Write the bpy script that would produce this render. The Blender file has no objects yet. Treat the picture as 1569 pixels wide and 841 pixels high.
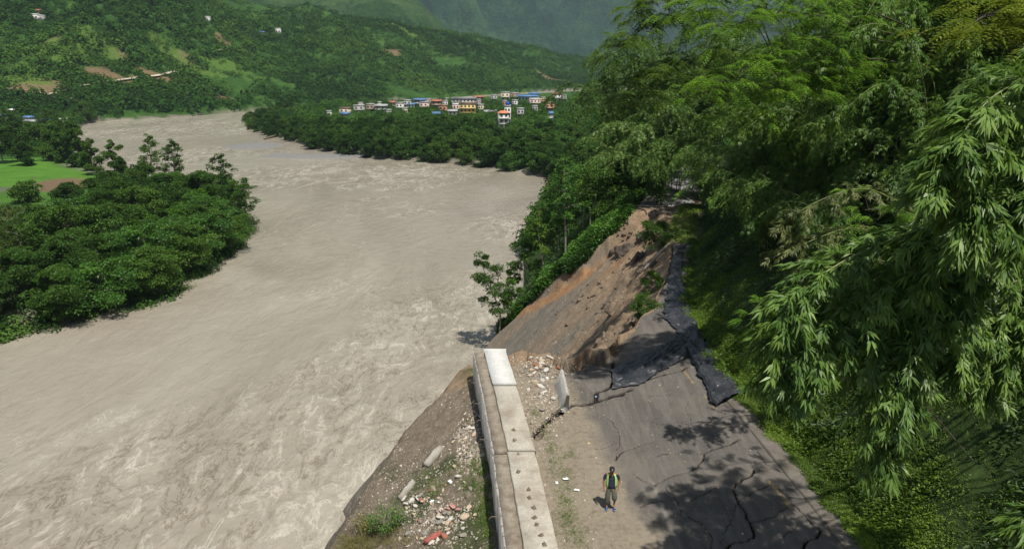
import bpy, math, random
import numpy as np
from mathutils import Vector
rng = np.random.default_rng(11)
random.seed(5)
C = bpy.context.scene
COL = C.collection
# ------------------------------------------------------------------ camera, sky, sun, exposure
CAMZ, TH, FPX = 16.0, math.radians(17.0), 1060.0
WATER_Z = -18.0
cam = bpy.data.objects.new('camera', bpy.data.cameras.new('camera'))
COL.objects.link(cam); C.camera = cam
cam.location = (0, 0, CAMZ); cam.rotation_euler = (math.radians(90) - TH, 0, 0)
cam.data.sensor_width = 36.0; cam.data.lens = 36.0 * FPX / 1569.0
cam.data.clip_start = 0.3; cam.data.clip_end = 20000
SUN_EL, SUN_AZ = math.radians(66), math.radians(150)      # azimuth clockwise from +Y: the sun stands behind and to the right
sdir = Vector((math.sin(SUN_AZ) * math.cos(SUN_EL), math.cos(SUN_AZ) * math.cos(SUN_EL), math.sin(SUN_EL)))
world = bpy.data.worlds.new('World'); C.world = world; world.use_nodes = True
wn = world.node_tree.nodes; wl = world.node_tree.links; wn.clear()
sky = wn.new('ShaderNodeTexSky'); sky.sky_type = 'NISHITA'; sky.sun_disc = False
sky.sun_elevation = SUN_EL; sky.sun_rotation = SUN_AZ; sky.air_density = 1.0; sky.dust_density = 2.0
bg = wn.new('ShaderNodeBackground'); bg.inputs[1].default_value = 0.05
wo = wn.new('ShaderNodeOutputWorld'); wl.new(sky.outputs[0], bg.inputs[0]); wl.new(bg.outputs[0], wo.inputs[0])
sl = bpy.data.lights.new('sun', 'SUN'); sl.energy = 5.0; sl.angle = math.radians(0.6); sl.color = (1, 0.95, 0.87)
so = bpy.data.objects.new('sun', sl); COL.objects.link(so)
so.rotation_euler = (-sdir).to_track_quat('-Z', 'Y').to_euler()
C.view_settings.view_transform = 'Standard'; C.view_settings.look = 'None'
C.view_settings.gamma = 1; C.view_settings.use_curve_mapping = False
C.view_settings.exposure = 0.52
C.render.engine = 'CYCLES'
C.cycles.max_bounces = 6; C.cycles.diffuse_bounces = 3; C.cycles.glossy_bounces = 2
C.cycles.transmission_bounces = 3; C.cycles.volume_bounces = 0; C.cycles.transparent_max_bounces = 4
C.cycles.use_denoising = True

# ------------------------------------------------------------------ helpers
ct, st = math.cos(TH), math.sin(TH)
def rays(u, v):
    u = np.asarray(u, float); v = np.asarray(v, float)
    cx = (u - 784.5) / FPX; cy = (420.5 - v) / FPX
    return np.stack([cx, ct + cy * st, -st + cy * ct], -1)
def at_z(u, v, z=0.0):
    d = rays(u, v); t = (z - CAMZ) / d[..., 2]
    return np.array([0, 0, CAMZ]) + d * t[..., None]
def at_y(u, v, Y):
    d = rays(u, v); return np.array([0, 0, CAMZ]) + d * (np.asarray(Y) / d[..., 1])[..., None]
def march(u, v, h, t0=12, t1=2500, n=900):
    d = rays(np.atleast_1d(u), np.atleast_1d(v)); ts = np.geomspace(t0, t1, n)
    P = np.array([0, 0, CAMZ]) + d[:, None, :] * ts[None, :, None]
    hh = h(P[..., 0].ravel(), P[..., 1].ravel()).reshape(P.shape[:2])
    below = P[..., 2] < hh
    i = np.where(below.any(1), below.argmax(1), n - 1)
    j = np.maximum(i - 1, 0); k = np.arange(len(i))
    a = P[k, j, 2] - hh[k, j]; b = P[k, i, 2] - hh[k, i]
    f = np.clip(a / np.where(np.abs(a - b) < 1e-9, 1, a - b), 0, 1)
    return P[k, j] + (P[k, i] - P[k, j]) * f[:, None]
def _h(ix, iy, s):
    n = (ix.astype(np.int64) * 374761393 + iy.astype(np.int64) * 668265263 + s * 1442695041) & 0xffffffff
    n = ((n ^ (n >> 13)) * 1274126177) & 0xffffffff
    return ((n ^ (n >> 16)) & 0xffff) / 65535.0
def vn(x, y, s=0):
    x = np.asarray(x, float); y = np.asarray(y, float)
    ix = np.floor(x); iy = np.floor(y); fx = x - ix; fy = y - iy
    fx = fx * fx * (3 - 2 * fx); fy = fy * fy * (3 - 2 * fy)
    a = _h(ix, iy, s); b = _h(ix + 1, iy, s); c = _h(ix, iy + 1, s); d = _h(ix + 1, iy + 1, s)
    return (a + (b - a) * fx) * (1 - fy) + (c + (d - c) * fx) * fy
def fbm(x, y, s=0, o=4, g=0.5):
    r = 0; a = 1; t = 0
    for k in range(o):
        r = r + a * (vn(x * 2 ** k + 17.3 * k, y * 2 ** k - 9.1 * k, s + k) - 0.5); t += a; a *= g
    return r / t * 2
def ridged(x, y, s=0, o=4, g=0.5):
    r = 0; a = 1; t = 0
    for k in range(o):
        r = r + a * (1 - np.abs(2 * vn(x * 2 ** k + 5.7 * k, y * 2 ** k + 3.3 * k, s + k) - 1)); t += a; a *= g
    return r / t
def ss(e0, e1, x):
    t = np.clip((x - e0) / (e1 - e0), 0, 1); return t * t * (3 - 2 * t)
def seg_dist(x, y, poly, closed=False):
    p = np.asarray(poly, float)[:, :2]; best = np.full(np.shape(x), 1e9)
    n = len(p) if closed else len(p) - 1
    for i in range(n):
        a = p[i]; b = p[(i + 1) % len(p)]; ab = b - a; L = ab @ ab + 1e-12
        t = np.clip(((x - a[0]) * ab[0] + (y - a[1]) * ab[1]) / L, 0, 1)
        best = np.minimum(best, np.hypot(x - a[0] - t * ab[0], y - a[1] - t * ab[1]))
    return best
def inside(x, y, poly):
    p = np.asarray(poly, float)[:, :2]; r = np.zeros(np.shape(x), bool); n = len(p)
    for i in range(n):
        x1, y1 = p[i]; x2, y2 = p[(i + 1) % n]
        c = ((y1 > y) != (y2 > y)) & (x < (x2 - x1) * (y - y1) / ((y2 - y1) if y2 != y1 else 1e-9) + x1)
        r ^= c
    return r
def sdist(x, y, poly):                                   # positive inside
    d = seg_dist(x, y, poly, True); return np.where(inside(x, y, poly), d, -d)

def mesh_np(name, V, F, mat=None, parent=None, attrs=None, smooth=False, mats=None, midx=None):
    """V (n,3), F (m,k) array or list of such arrays."""
    if isinstance(F, (list, tuple)): Fs = [np.asarray(f, np.int32) for f in F if len(f)]
    else: Fs = [np.asarray(F, np.int32)]
    me = bpy.data.meshes.new(name); V = np.asarray(V, np.float32)
    me.vertices.add(len(V)); me.vertices.foreach_set('co', V.ravel())
    nl = sum(f.size for f in Fs); npoly = sum(len(f) for f in Fs)
    me.loops.add(nl); me.loops.foreach_set('vertex_index', np.concatenate([f.ravel() for f in Fs]))
    me.polygons.add(npoly)
    tot = np.concatenate([np.full(len(f), f.shape[1], np.int32) for f in Fs])
    st_ = np.concatenate([[0], np.cumsum(tot)[:-1]]).astype(np.int32)
    me.polygons.foreach_set('loop_start', st_); me.polygons.foreach_set('loop_total', tot)
    if smooth: me.polygons.foreach_set('use_smooth', np.ones(npoly, bool))
    for k, v in (attrs or {}).items():
        at = me.attributes.new(k, 'FLOAT', 'POINT'); at.data.foreach_set('value', np.asarray(v, np.float32).ravel())
    for m in (mats or ([mat] if mat else [])): me.materials.append(m)
    if midx is not None: me.polygons.foreach_set('material_index', np.asarray(midx, np.int32))
    me.update(calc_edges=True); me.validate()
    return link(name, me, parent)
def link(name, me, parent=None):
    o = bpy.data.objects.new(name, me); COL.objects.link(o)
    if parent is not None: o.parent = parent
    return o
def tag(o, label=None, cat=None, group=None, kind=None):
    if label: o['label'] = label
    if cat: o['category'] = cat
    if group: o['group'] = group
    if kind: o['kind'] = kind
    return o
def empty(name, loc=(0, 0, 0), rz=0.0):
    o = bpy.data.objects.new(name, None); COL.objects.link(o); o.location = loc; o.rotation_euler = (0, 0, rz)
    o.empty_display_size = 0.1; return o
def dup(root, loc, rot=(0, 0, 0), sc=1.0, label=None):
    r = root.copy(); COL.objects.link(r); r.location = loc; r.rotation_euler = rot
    r.scale = (sc, sc, sc) if np.isscalar(sc) else sc
    if label: r['label'] = label
    for ch in list(root.children):
        c = ch.copy(); COL.objects.link(c); c.parent = r
        for g in ch.children:
            d = g.copy(); COL.objects.link(d); d.parent = c
    return r
def grid_faces(nx, ny, mask=None):
    i, j = np.meshgrid(np.arange(nx - 1), np.arange(ny - 1), indexing='ij')
    a = i * ny + j; f = np.stack([a, a + ny, a + ny + 1, a + 1], -1).reshape(-1, 4)
    if mask is not None: f = f[mask.reshape(-1)]
    return f
class MB:                                                # collects polygons of mixed size
    def __init__(s): s.V = []; s.F = {}; s.n = 0
    def add(s, V, *Fs):
        V = np.asarray(V, float)
        for f in Fs:
            f = np.asarray(f, int)
            if f.size: s.F.setdefault(f.shape[1], []).append(f + s.n)
        s.V.append(V); s.n += len(V); return s
    def box(s, c, d, rz=0.0, tilt=0.0, jit=0.0):
        q = np.array([[x, y, z] for x in (-.5, .5) for y in (-.5, .5) for z in (-.5, .5)], float)
        if jit: q += rng.normal(0, jit, q.shape)
        q = q * np.asarray(d)
        if tilt: q = q @ np.array([[1, 0, 0], [0, math.cos(tilt), -math.sin(tilt)], [0, math.sin(tilt), math.cos(tilt)]]).T
        q = q @ np.array([[math.cos(rz), -math.sin(rz), 0], [math.sin(rz), math.cos(rz), 0], [0, 0, 1]]).T + np.asarray(c)
        return s.add(q, [[0, 1, 3, 2], [4, 6, 7, 5], [0, 4, 5, 1], [2, 3, 7, 6], [0, 2, 6, 4], [1, 5, 7, 3]])
    def tube(s, P, R, k=6, cap=True):
        P = np.asarray(P, float); R = np.broadcast_to(np.asarray(R, float), (len(P),)); n = len(P)
        T = np.gradient(P, axis=0); T /= np.linalg.norm(T, axis=1)[:, None] + 1e-9
        up = np.where(np.abs(T[:, 2:3]) > .9, np.array([[1., 0, 0]]), np.array([[0, 0, 1.]]))
        A = np.cross(T, up); A /= np.linalg.norm(A, axis=1)[:, None] + 1e-9; B = np.cross(T, A)
        an = np.arange(k) / k * 2 * math.pi
        V = P[:, None] + R[:, None, None] * (A[:, None] * np.cos(an)[None, :, None] + B[:, None] * np.sin(an)[None, :, None])
        i, j = np.meshgrid(np.arange(n - 1), np.arange(k), indexing='ij'); j2 = (j + 1) % k
        f = np.stack([i * k + j, i * k + j2, (i + 1) * k + j2, (i + 1) * k + j], -1).reshape(-1, 4)
        V = V.reshape(-1, 3); caps = []
        if cap: caps = [np.arange(k)[::-1][None], (np.arange(k) + (n - 1) * k)[None]]
        return s.add(V, f, *caps)
    def build(s, name, mat=None, parent=None, smooth=False, attrs=None):
        return mesh_np(name, np.concatenate(s.V), [np.concatenate(f) for f in s.F.values()], mat, parent, attrs, smooth)

# ------------------------------------------------------------------ materials
class NT:
    def __init__(s, name):
        s.m = bpy.data.materials.new(name); s.m.use_nodes = True; s.t = s.m.node_tree; s.n = s.t.nodes; s.l = s.t.links; s.n.clear()
        s.out = s.n.new('ShaderNodeOutputMaterial'); s.co = s.n.new('ShaderNodeTexCoord'); s.p = s.co.outputs['Object']
    def inp(s, sock, v):
        if hasattr(v, 'is_output'): s.l.new(v, sock)
        elif v is not None: sock.default_value = v if not (isinstance(v, tuple) and len(v) == 3 and len(sock.default_value) == 4) else (*v, 1)
    def noise(s, sc, det=4, rough=.55, vec=None, dist=0, out=0):
        n = s.n.new('ShaderNodeTexNoise'); n.inputs['Scale'].default_value = sc; n.inputs['Detail'].default_value = det
        n.inputs['Roughness'].default_value = rough; n.inputs['Distortion'].default_value = dist; s.l.new(vec or s.p, n.inputs[0]); return n.outputs[out]
    def voro(s, sc, feat='F1', vec=None, out=0):
        n = s.n.new('ShaderNodeTexVoronoi'); n.feature = feat; n.inputs['Scale'].default_value = sc; s.l.new(vec or s.p, n.inputs[0]); return n.outputs[out]
    def map(s, scale=(1, 1, 1), rot=(0, 0, 0), vec=None):
        n = s.n.new('ShaderNodeMapping'); n.inputs['Scale'].default_value = scale; n.inputs['Rotation'].default_value = rot
        s.l.new(vec or s.p, n.inputs[0]); return n.outputs[0]
    def ramp(s, v, *st):
        n = s.n.new('ShaderNodeValToRGB'); e = n.color_ramp.elements
        while len(e) < len(st): e.new(.5)
        for k, (p, c) in enumerate(st):
            e[k].position = p; e[k].color = (c, c, c, 1) if np.isscalar(c) else (*c, 1)
        s.inp(n.inputs[0], v); return n.outputs[0]
    def mix(s, f, a, b, mode='MIX'):
        n = s.n.new('ShaderNodeMix'); n.data_type = 'RGBA'; n.blend_type = mode
        s.inp(n.inputs[0], f); s.inp(n.inputs[6], a); s.inp(n.inputs[7], b); return n.outputs[2]
    def math(s, op, a, b=0.0, clamp=False):
        n = s.n.new('ShaderNodeMath'); n.operation = op; n.use_clamp = clamp; s.inp(n.inputs[0], a); s.inp(n.inputs[1], b); return n.outputs[0]
    def attr(s, name):
        n = s.n.new('ShaderNodeAttribute'); n.attribute_name = name; return n.outputs['Fac']
    def objrand(s): return s.n.new('ShaderNodeObjectInfo').outputs['Random']
    def bump(s, h, strength=.5, dist=.1, nrm=None):
        n = s.n.new('ShaderNodeBump'); n.inputs['Strength'].default_value = strength; n.inputs['Distance'].default_value = dist
        s.inp(n.inputs['Height'], h)
        if nrm is not None: s.l.new(nrm, n.inputs['Normal'])
        return n.outputs[0]
    def bsdf(s, col, rough=.8, nrm=None, spec=.3, metal=0.0):
        b = s.n.new('ShaderNodeBsdfPrincipled'); s.inp(b.inputs['Base Color'], col); s.inp(b.inputs['Roughness'], rough)
        b.inputs['Specular IOR Level'].default_value = spec; b.inputs['Metallic'].default_value = metal
        if nrm is not None: s.l.new(nrm, b.inputs['Normal'])
        s.l.new(b.outputs[0], s.out.inputs[0]); return s.m
def simple(name, c, rough=.7, var=.25, sc=8.0, metal=0.0, spec=.3, bump=0.0):
    t = NT(name); n = t.noise(sc, 5)
    c2 = tuple(x * (1 - var) for x in c); c3 = tuple(min(1, x * (1 + var)) for x in c)
    col = t.ramp(n, (.3, c2), (.7, c3))
    nr = t.bump(n, .6, bump) if bump else None
    return t.bsdf(col, rough, nr, spec, metal)
def leafmat(name, dark, mid, light, objvar=.35, transl=.3, rough=.5, spec=.35):
    """real leaf colour varies from leaf to leaf (tint) and from plant to plant"""
    t = NT(name); tn = t.attr('tint'); r = t.objrand()
    f = t.math('ADD', t.math('MULTIPLY', tn, 1 - objvar), t.math('MULTIPLY', r, objvar))
    col = t.ramp(f, (.1, dark), (.5, mid), (.95, light))
    b = t.n.new('ShaderNodeBsdfPrincipled'); t.inp(b.inputs['Base Color'], col); b.inputs['Roughness'].default_value = rough
    b.inputs['Specular IOR Level'].default_value = spec
    tr = t.n.new('ShaderNodeBsdfTranslucent'); t.inp(tr.inputs[0], t.mix(.5, col, (.12, .2, .02, 1)))
    m = t.n.new('ShaderNodeMixShader'); m.inputs[0].default_value = transl
    t.l.new(b.outputs[0], m.inputs[1]); t.l.new(tr.outputs[0], m.inputs[2]); t.l.new(m.outputs[0], t.out.inputs[0]); return t.m
# ------------------------------------------------------------------ shape of the land
def smoothed(ys, xs, sig=3.0):
    g = np.arange(-40, 420, .5); v = np.interp(g, ys, xs); k = np.exp(-.5 * (np.arange(-24, 25) * .5 / sig) ** 2); k /= k.sum()
    s = np.convolve(np.pad(v, 24, 'edge'), k, 'valid'); return lambda y: np.interp(y, g, s)
ROAD_R = smoothed([-40, 0, 12, 20, 30, 36, 42, 50, 60, 77, 90, 110, 140, 200, 420],
                  [12.4, 12.1, 11.9, 11.5, 10.7, 10.2, 10.5, 12.2, 15.2, 20, 25, 33, 46, 75, 190], 2.0)
ROAD_L = lambda y: ROAD_R(y) - 10.4
SHORE = smoothed([-40, 10, 28, 40, 50, 60, 70, 80, 90, 134, 192, 250, 420], [-60, -34, -21, -15.5, -12.5, -9, -6, -3.2, -1, 3.5, 10, 20, 90], 3.0)
WALL_W = lambda y: np.interp(y, [0, 19.3, 24.5, 31.2, 36.2, 45], [3.1, 1.62, 1.12, .28, -.42, -1.7])      # inner face of the river wall
BREAK = np.array([(-1.2, 37.0), (-.3, 36.4), (.6, 37.3), (1.5, 36.7), (2.2, 37.0), (3.0, 35.9), (3.8, 36.6), (4.4, 37.6), (5.2, 37.1), (5.9, 38.0), (6.6, 39.6), (7.9, 41), (8.7, 43.2), (9.9, 44.6), (10.6, 47.5), (11.9, 50.7), (13.4, 55.5), (14.6, 60.5), (15.8, 67), (16.9, 74.4), (15.5, 78.5)])
LIP = np.array([(-16.5, 6), (-14, 14), (-12, 19.5), (-8.3, 28), (-5.6, 34), (-3.1, 38.2), (-1.2, 39.5)])
def h_bank(x, y):
    s = x - ROAD_R(y) - 1.0
    b = np.where(s < 0, 0, -.12 * ss(0, .4, s) + .98 * np.clip(s - .5, 0, 9) + .85 * np.clip(s - 9.5, 0, 30) + .55 * np.clip(s - 39.5, 0, 500))
    return b + ss(.6, 4, s) * (.7 * fbm(x * .35, y * .35, 3) + .25 * fbm(x * 1.3, y * 1.3, 4)) + ss(8, 40, s) * 4 * fbm(x * .05, y * .05, 5)
def h_base(x, y):
    L = ROAD_L(y); S = SHORE(y); w = np.clip((L - x) / np.maximum(L - S, 3), 0, 1.5)
    return (WATER_Z) * w ** 1.2 + .5 * fbm(x * .3, y * .3, 8) * ss(0, .15, w)
RIMPX = np.array([(1005, 296), (985, 315), (962, 338), (930, 363), (900, 388), (865, 415), (832, 438), (806, 470), (780, 500), (757, 522)], float)
RIM = at_y(RIMPX[:, 0], RIMPX[:, 1], np.array([79, 77.5, 76.5, 76, 76, 76.5, 77.5, 79, 81, 83.])); RIM = RIM[np.argsort(RIM[:, 0])]
_h_base0 = h_base
def h_base(x, y):
    c = np.interp(x, RIM[:, 0], RIM[:, 2] - _h_base0(RIM[:, 0], RIM[:, 1]))
    d = y - rim_y(x); return _h_base0(x, y) + c * np.exp(-(d / 9.0) ** 2) * ss(-12, -4, x) + 0
def rim_y(x): return np.interp(x, RIM[:, 0], RIM[:, 1])
def h_shelf(x, y):
    w = np.maximum(WALL_W(y) - 1.9 - x, 0)
    return -1.5 - .50 * w + .25 * fbm(x * .6, y * .6, 21) + .08 * fbm(x * 2.5, y * 2.5, 22)
_ry = np.arange(-20, 30, .25); _rh = np.interp(_ry, RIM[:, 0], RIM[:, 2]); _rh = np.where(_ry < RIM[0, 0], RIM[0, 2] + (_ry - RIM[0, 0]) * .9, _rh); _rh = np.convolve(np.pad(_rh, 6, 'edge'), np.ones(13) / 13, 'valid')
def h_scar(x, y):
    d = seg_dist(x, y, BREAK); e = np.maximum(rim_y(x) - y, 0)
    al = (x * .96 + y * .28); ac = (y - .3 * x)                       # down-slope and across-slope
    sheet = np.interp(x, _ry, _rh) - 1.5 * ss(0, 1.6, e) - .28 * e + .7 * (ridged(x * .5, y * .5, 43, 4) - .6) * ss(9, 2, e)
    sheet = np.maximum(sheet, -.80 * (16.5 - x) - .06 * e)
    sheet = sheet + .38 * fbm(ac * .5, al * .06, 33, 5, .66) + .42 * (ridged(ac * 1.1, al * .25, 37, 5, .65) - .6) + .20 * fbm(x * 1.8, y * 1.8, 39, 5, .65)
    tal = -.7 * ss(0, .8, d) - .85 * d - 1.5 * ss(3, 8, d)
    tal = tal + (1.3 * (ridged(x * .3, y * .3, 34, 5, .62) - .6) + .5 * fbm(x * .9, y * .9, 36, 4, .6) + .8 * (ridged(x * 1.1 + y * .4, y * .7, 38, 4, .65) - .6)) * ss(.3, 2.5, d)
    k = 1.0; m = np.maximum(sheet, tal) + k * np.exp(-np.abs(sheet - tal) / k) * .25
    return m + .05 * fbm(x * 3, y * 3, 35)
def h_near(x, y):
    x = np.asarray(x, float); y = np.asarray(y, float)
    L = ROAD_L(y); R = ROAD_R(y)
    # unbroken land
    road = np.where(x > R + 1.0, h_bank(x, y), 0.0)
    base = np.where(x < L, h_base(x, y), road + (h_base(np.minimum(L - .01, x), y)) * ss(4.5, 0, x - L) * (x < R - 3) * (y > 45))
    # near the camera: road level up to the wall, debris shelf beyond it, then the lip
    W = WALL_W(y)
    dl = sdist(x, y, np.vstack([LIP, [(40, 39.5), (40, -30), (-16.5, -30)]])); dl = dl + (.8 * fbm(x * .35, y * .35, 23, 5, .6)) * (y < 37) * (x < -3)
    shelf = h_shelf(x, y) + 1.25 * np.minimum(dl, 0) * (1 + .05 * fbm(x, y, 24)) + .18 * np.minimum(np.abs(dl), 3) * 0
    near_l = np.where(x > W - .9, road, shelf)
    scar = h_scar(x, y)
    m_sc = ss(-.5, 1.5, rim_y(x) - y + 1.6 * fbm(x * .28, y * .28, 41) + .9 * fbm(x * 1.1, y * 1.1, 42))       # 1 on the slide side of the rim
    far_side = base * (1 - m_sc) + np.minimum(scar, base) * m_sc
    # right of the break line the road bench and bank stand
    bx = np.interp(y, BREAK[7:, 1], BREAK[7:, 0]); bench = x > bx
    far_side = np.where(bench & (y < 78.5) & (y > 37), road, far_side)
    far_side = np.where(x < 2, np.minimum(far_side, shelf + 40 * ss(42, 64, y) + 14 * ss(-4, 2, x)), far_side)
    k = np.maximum(ss(37.0, 42.5, y + .35 * (x + 1.5) * (x < -1.5)), ss(40.5, 44, y))
    left = near_l * (1 - k) + np.minimum(far_side, 2) * k
    on_deck = (y < np.interp(x, BREAK[:13, 0], BREAK[:13, 1])) & (x > W - .9)
    h = np.where(y < 44, np.where(on_deck | (x > 10), road, np.where(x > W - .9, far_side, left)), far_side)
    return h
# polygons of the valley floor, seen points laid on the water level
def shp(px): return at_z(np.array(px, float)[:, 0], np.array(px, float)[:, 1], WATER_Z)[:, :2]
LEFTLAND = shp([(-900, 800), (-300, 585), (0, 518), (60, 506), (110, 493), (150, 477), (200, 468), (250, 455), (300, 422), (330, 400), (362, 378), (380, 356), (384, 335), (350, 308), (300, 292), (270, 290), (235, 282), (205, 268), (160, 250), (130, 236), (128, 215), (122, 198), (140, 187), (100, 182), (-600, 182), (-2500, 300)])
HILLSHORE = shp([(-1500, 205), (-600, 196), (0, 190), (130, 188), (200, 184), (300, 178), (380, 172), (470, 164), (560, 157), (700, 149), (860, 139), (1000, 134), (1400, 128)])
PENIN = shp([(376, 188), (380, 200), (410, 210), (440, 217), (470, 228), (520, 240), (560, 246), (620, 247), (700, 254), (760, 261), (830, 273), (900, 290), (1300, 330), (1500, 150), (1000, 141), (870, 143), (700, 154), (520, 165), (480, 169), (440, 174), (400, 179)])
def az_u(x, y): return 784.5 + FPX * x / np.maximum(y, 1) * 1.0     # bearing expressed as the column it has at the horizon
def hs_r(u): # range of the hill's shoreline at a bearing
    hu = az_u(HILLSHORE[:, 0], HILLSHORE[:, 1]); return np.interp(u, hu, HILLSHORE[:, 1])
def ridge_el(u): # height of the first ridge (m)
    return np.interp(u, [-1500, -300, -50, 120, 220, 300, 345, 390, 450, 560, 640, 700, 760, 800, 850, 890, 940, 1100, 1400],
                     [320, 240, 195, 160, 140, 118, 100, 84, 77, 68, 59, 53, 43, 36, 24, 20, 8, 0, 0])
def h_hill(x, y):
    u = az_u(x, y); rs = hs_r(u); d = y - rs
    top = ridge_el(u); R = np.interp(u, [0, 300, 500, 900], [430, 400, 400, 330])
    w = np.clip(d / R, 0, 1)
    prof = .62 * w + .38 * np.sin(w * math.pi / 2) ** 2
    h = WATER_Z + 3.5 * ss(0, 8, d) + (top - WATER_Z) * prof
    n = (ridged(x * .006 + .3, y * .004, 51, 4) - .62) * 52 + 7 * fbm(x * .02, y * .02, 52)
    tun = 6 * ss(-.2, .6, fbm(x * .004, y * .004, 58))
    h = h + n * ss(10, 150, d) * ss(1.05, .75, w) * np.clip((top + 18) / 90, .15, 1.2) + tun * 0
    h = np.where(d > R, h - (d - R) * .12 + 6 * fbm(x * .01, y * .01, 55) * ss(R, R + 120, d), h)
    return np.where(d > 0, h, -26)
def h_valley(x, y):
    h = np.full(np.shape(x), -24.0)
    d = sdist(x, y, LEFTLAND); hl = WATER_Z - .6 + np.clip(d * .45, -3, 2.2) + np.clip(d - 6, 0, 300) * .006 + .4 * fbm(x * .05, y * .05, 61)
    h = np.maximum(h, np.where(d > -4, hl, -24))
    d = sdist(x, y, PENIN); hp = WATER_Z - .6 + np.clip((d - 2 + 3 * fbm(x * .05, y * .05, 66)) * .45, -3, 3.2) + 3.2 * ss(35, 85, d) + .5 * fbm(x * .03, y * .03, 62)
    h = np.maximum(h, np.where(d > -6, hp, -24))
    h = np.maximum(h, h_hill(x, y))
    # gravel bars barely above the water
    for (u, v, a, b) in BARS:
        p = BARP[(u, v)]; e = ((x - p[0]) / a) ** 2 + ((y - p[1]) / b) ** 2
        h = np.maximum(h, WATER_Z + .75 - .6 * e + .12 * fbm(x * .2, y * .2, 63))
    nb = np.where(x > SHORE(y) - 3, np.maximum(h_near(x, y), -24), -24)
    nb = np.where((y < 330) & (y > -60), nb, -24)
    nb = np.where(y >= 200, nb * ss(330, 200, y) + -24 * (1 - ss(330, 200, y)), nb)
    return np.maximum(h, nb)
BARS = [(388, 224, 11, 12), (500, 240, 24, 6), (435, 238, 6, 4), (160, 262, 16, 14), (205, 280, 13, 12)]
BARP = {(u, v): at_z(u, v, WATER_Z) for (u, v, a, b) in BARS}
NX0, NX1, NY0, NY1 = -36.0, 56.0, 3.0, 128.0

# ------------------------------------------------------------------ ground materials
def mat_ground():
    t = NT('ground_earth'); g = t.attr('green'); sc = t.attr('scar'); rb = t.attr('rubble'); org = t.attr('orange'); dk = t.attr('grey')
    n1 = t.noise(.35, 6, .6); n2 = t.noise(3.2, 6, .65); n3 = t.noise(14, 5, .7); vor = t.voro(9, out=0)
    soil = t.ramp(n2, (.25, (.085, .066, .048)), (.5, (.15, .12, .088)), (.8, (.23, .19, .14)))
    soil = t.mix(t.ramp(n3, (.45, 0), (.7, .5)), soil, (.30, .25, .19))
    tan = t.ramp(n2, (.2, (.16, .10, .056)), (.55, (.25, .18, .118)), (.85, (.34, .265, .185)))
    gry = t.ramp(n3, (.25, (.085, .075, .06)), (.5, (.145, .13, .105)), (.8, (.23, .21, .175)))
    oran = t.ramp(n2, (.2, (.19, .10, .048)), (.8, (.33, .20, .105)))
    scar = t.mix(t.math('ADD', dk, t.math('MULTIPLY', t.math('SUBTRACT', n2, .5), .7), True), tan, gry)
    om = t.math('ADD', org, t.math('MULTIPLY', t.math('SUBTRACT', n1, .5), .6), True)
    scar = t.mix(t.ramp(om, (.42, 0), (.62, 1)), scar, oran)
    # pebbles
    scar = t.mix(t.ramp(t.voro(26), (.05, .8), (.22, 0)), scar, (.36, .32, .26))
    veg = t.ramp(n2, (.2, (.012, .022, .006)), (.5, (.028, .052, .012)), (.8, (.055, .10, .022)))
    veg = t.mix(t.ramp(n3, (.5, 0), (.75, .45)), veg, (.07, .055, .03))
    debris = t.mix(t.ramp(t.voro(14), (.08, .75), (.24, 0)), soil, (.42, .38, .32))
    c = t.mix(sc, soil, scar); c = t.mix(rb, c, debris); c = t.mix(g, c, veg)
    h = t.math('ADD', t.math('MULTIPLY', n2, .8), t.math('MULTIPLY', n3, .35))
    return t.bsdf(c, .95, t.bump(h, .9, .16), .15)
GX = np.concatenate([np.arange(NX0, -14, .4), np.arange(-14, 20, .17), np.arange(20, NX1 + .01, .4)]); GY = np.concatenate([np.arange(NY0, 20, .4), np.arange(20, 84, .17), np.arange(84, NY1 + .01, .4)])
X, Y = np.meshgrid(GX, GY, indexing='ij'); Zt = h_near(X, Y)
deck = (X > WALL_W(Y) - 1.2) & (X < ROAD_R(Y) + 1.02) & (Y < 62) & ((Y < np.interp(X, BREAK[:, 0], BREAK[:, 1]) - .3) | (X > 10.8)) & (Zt > -.2)
Zg = np.where(deck, Zt - .34 - 1.0 * ss(31, 34, Y) * (X > -.2), Zt)
m_scar = ((Y > 36) & (Y < rim_y(X) + .5) & (X < np.interp(Y, BREAK[7:, 1], BREAK[7:, 0]) + .3)).astype(float)
bankmask = ss(.0, .7, X - ROAD_R(Y) - 1.0 + .6 * fbm(X * .8, Y * .8, 71))
basegreen = np.where((Y > rim_y(X) + .2) & (X < ROAD_L(Y) + 1), 1.0, 0)
al = X * .96 + Y * .28; ac = Y - .3 * X
dB = seg_dist(X, Y, BREAK)
org = .42 * np.exp(-((ac - 67) / 1.6) ** 2) + .75 * np.exp(-((Y - rim_y(X) + 2.2) / 2.2) ** 2) * ss(16, 6, X) + .5 * np.exp(-((ac - 62) / .7) ** 2) * ss(6, 1, X) + .35 * fbm(ac * .7, al * .05, 73)
grey = .62 + .7 * fbm(ac * .35, al * .05, 74, 4) - .75 * ss(9, 3, dB + 2 * fbm(X * .3, Y * .3, 77)) + .2 * ss(8, 14, dB)
tl = X > WALL_W(Y) - 2
gpatch = ss(.12, .45, fbm(X * .45, Y * .45, 75, 4)) * (Y < 38) * (X < WALL_W(Y) - 1) * ss(-9, -4, X) * .75
ATT = dict(green=np.clip(np.maximum(np.maximum(bankmask, basegreen), gpatch), 0, 1), scar=np.maximum(m_scar, ss(.5, -1.5, sdist(X, Y, np.vstack([LIP, [(40, 39.5), (40, -30), (-16.5, -30)]]))) * (X < WALL_W(Y))),
           rubble=((Y < 38) & (X < WALL_W(Y))) * ss(-.1, .3, fbm(X * .5, Y * .5, 76)), orange=np.clip(org, 0, 1), grey=np.clip(grey, 0, 1))
M_GROUND = mat_ground()
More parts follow.
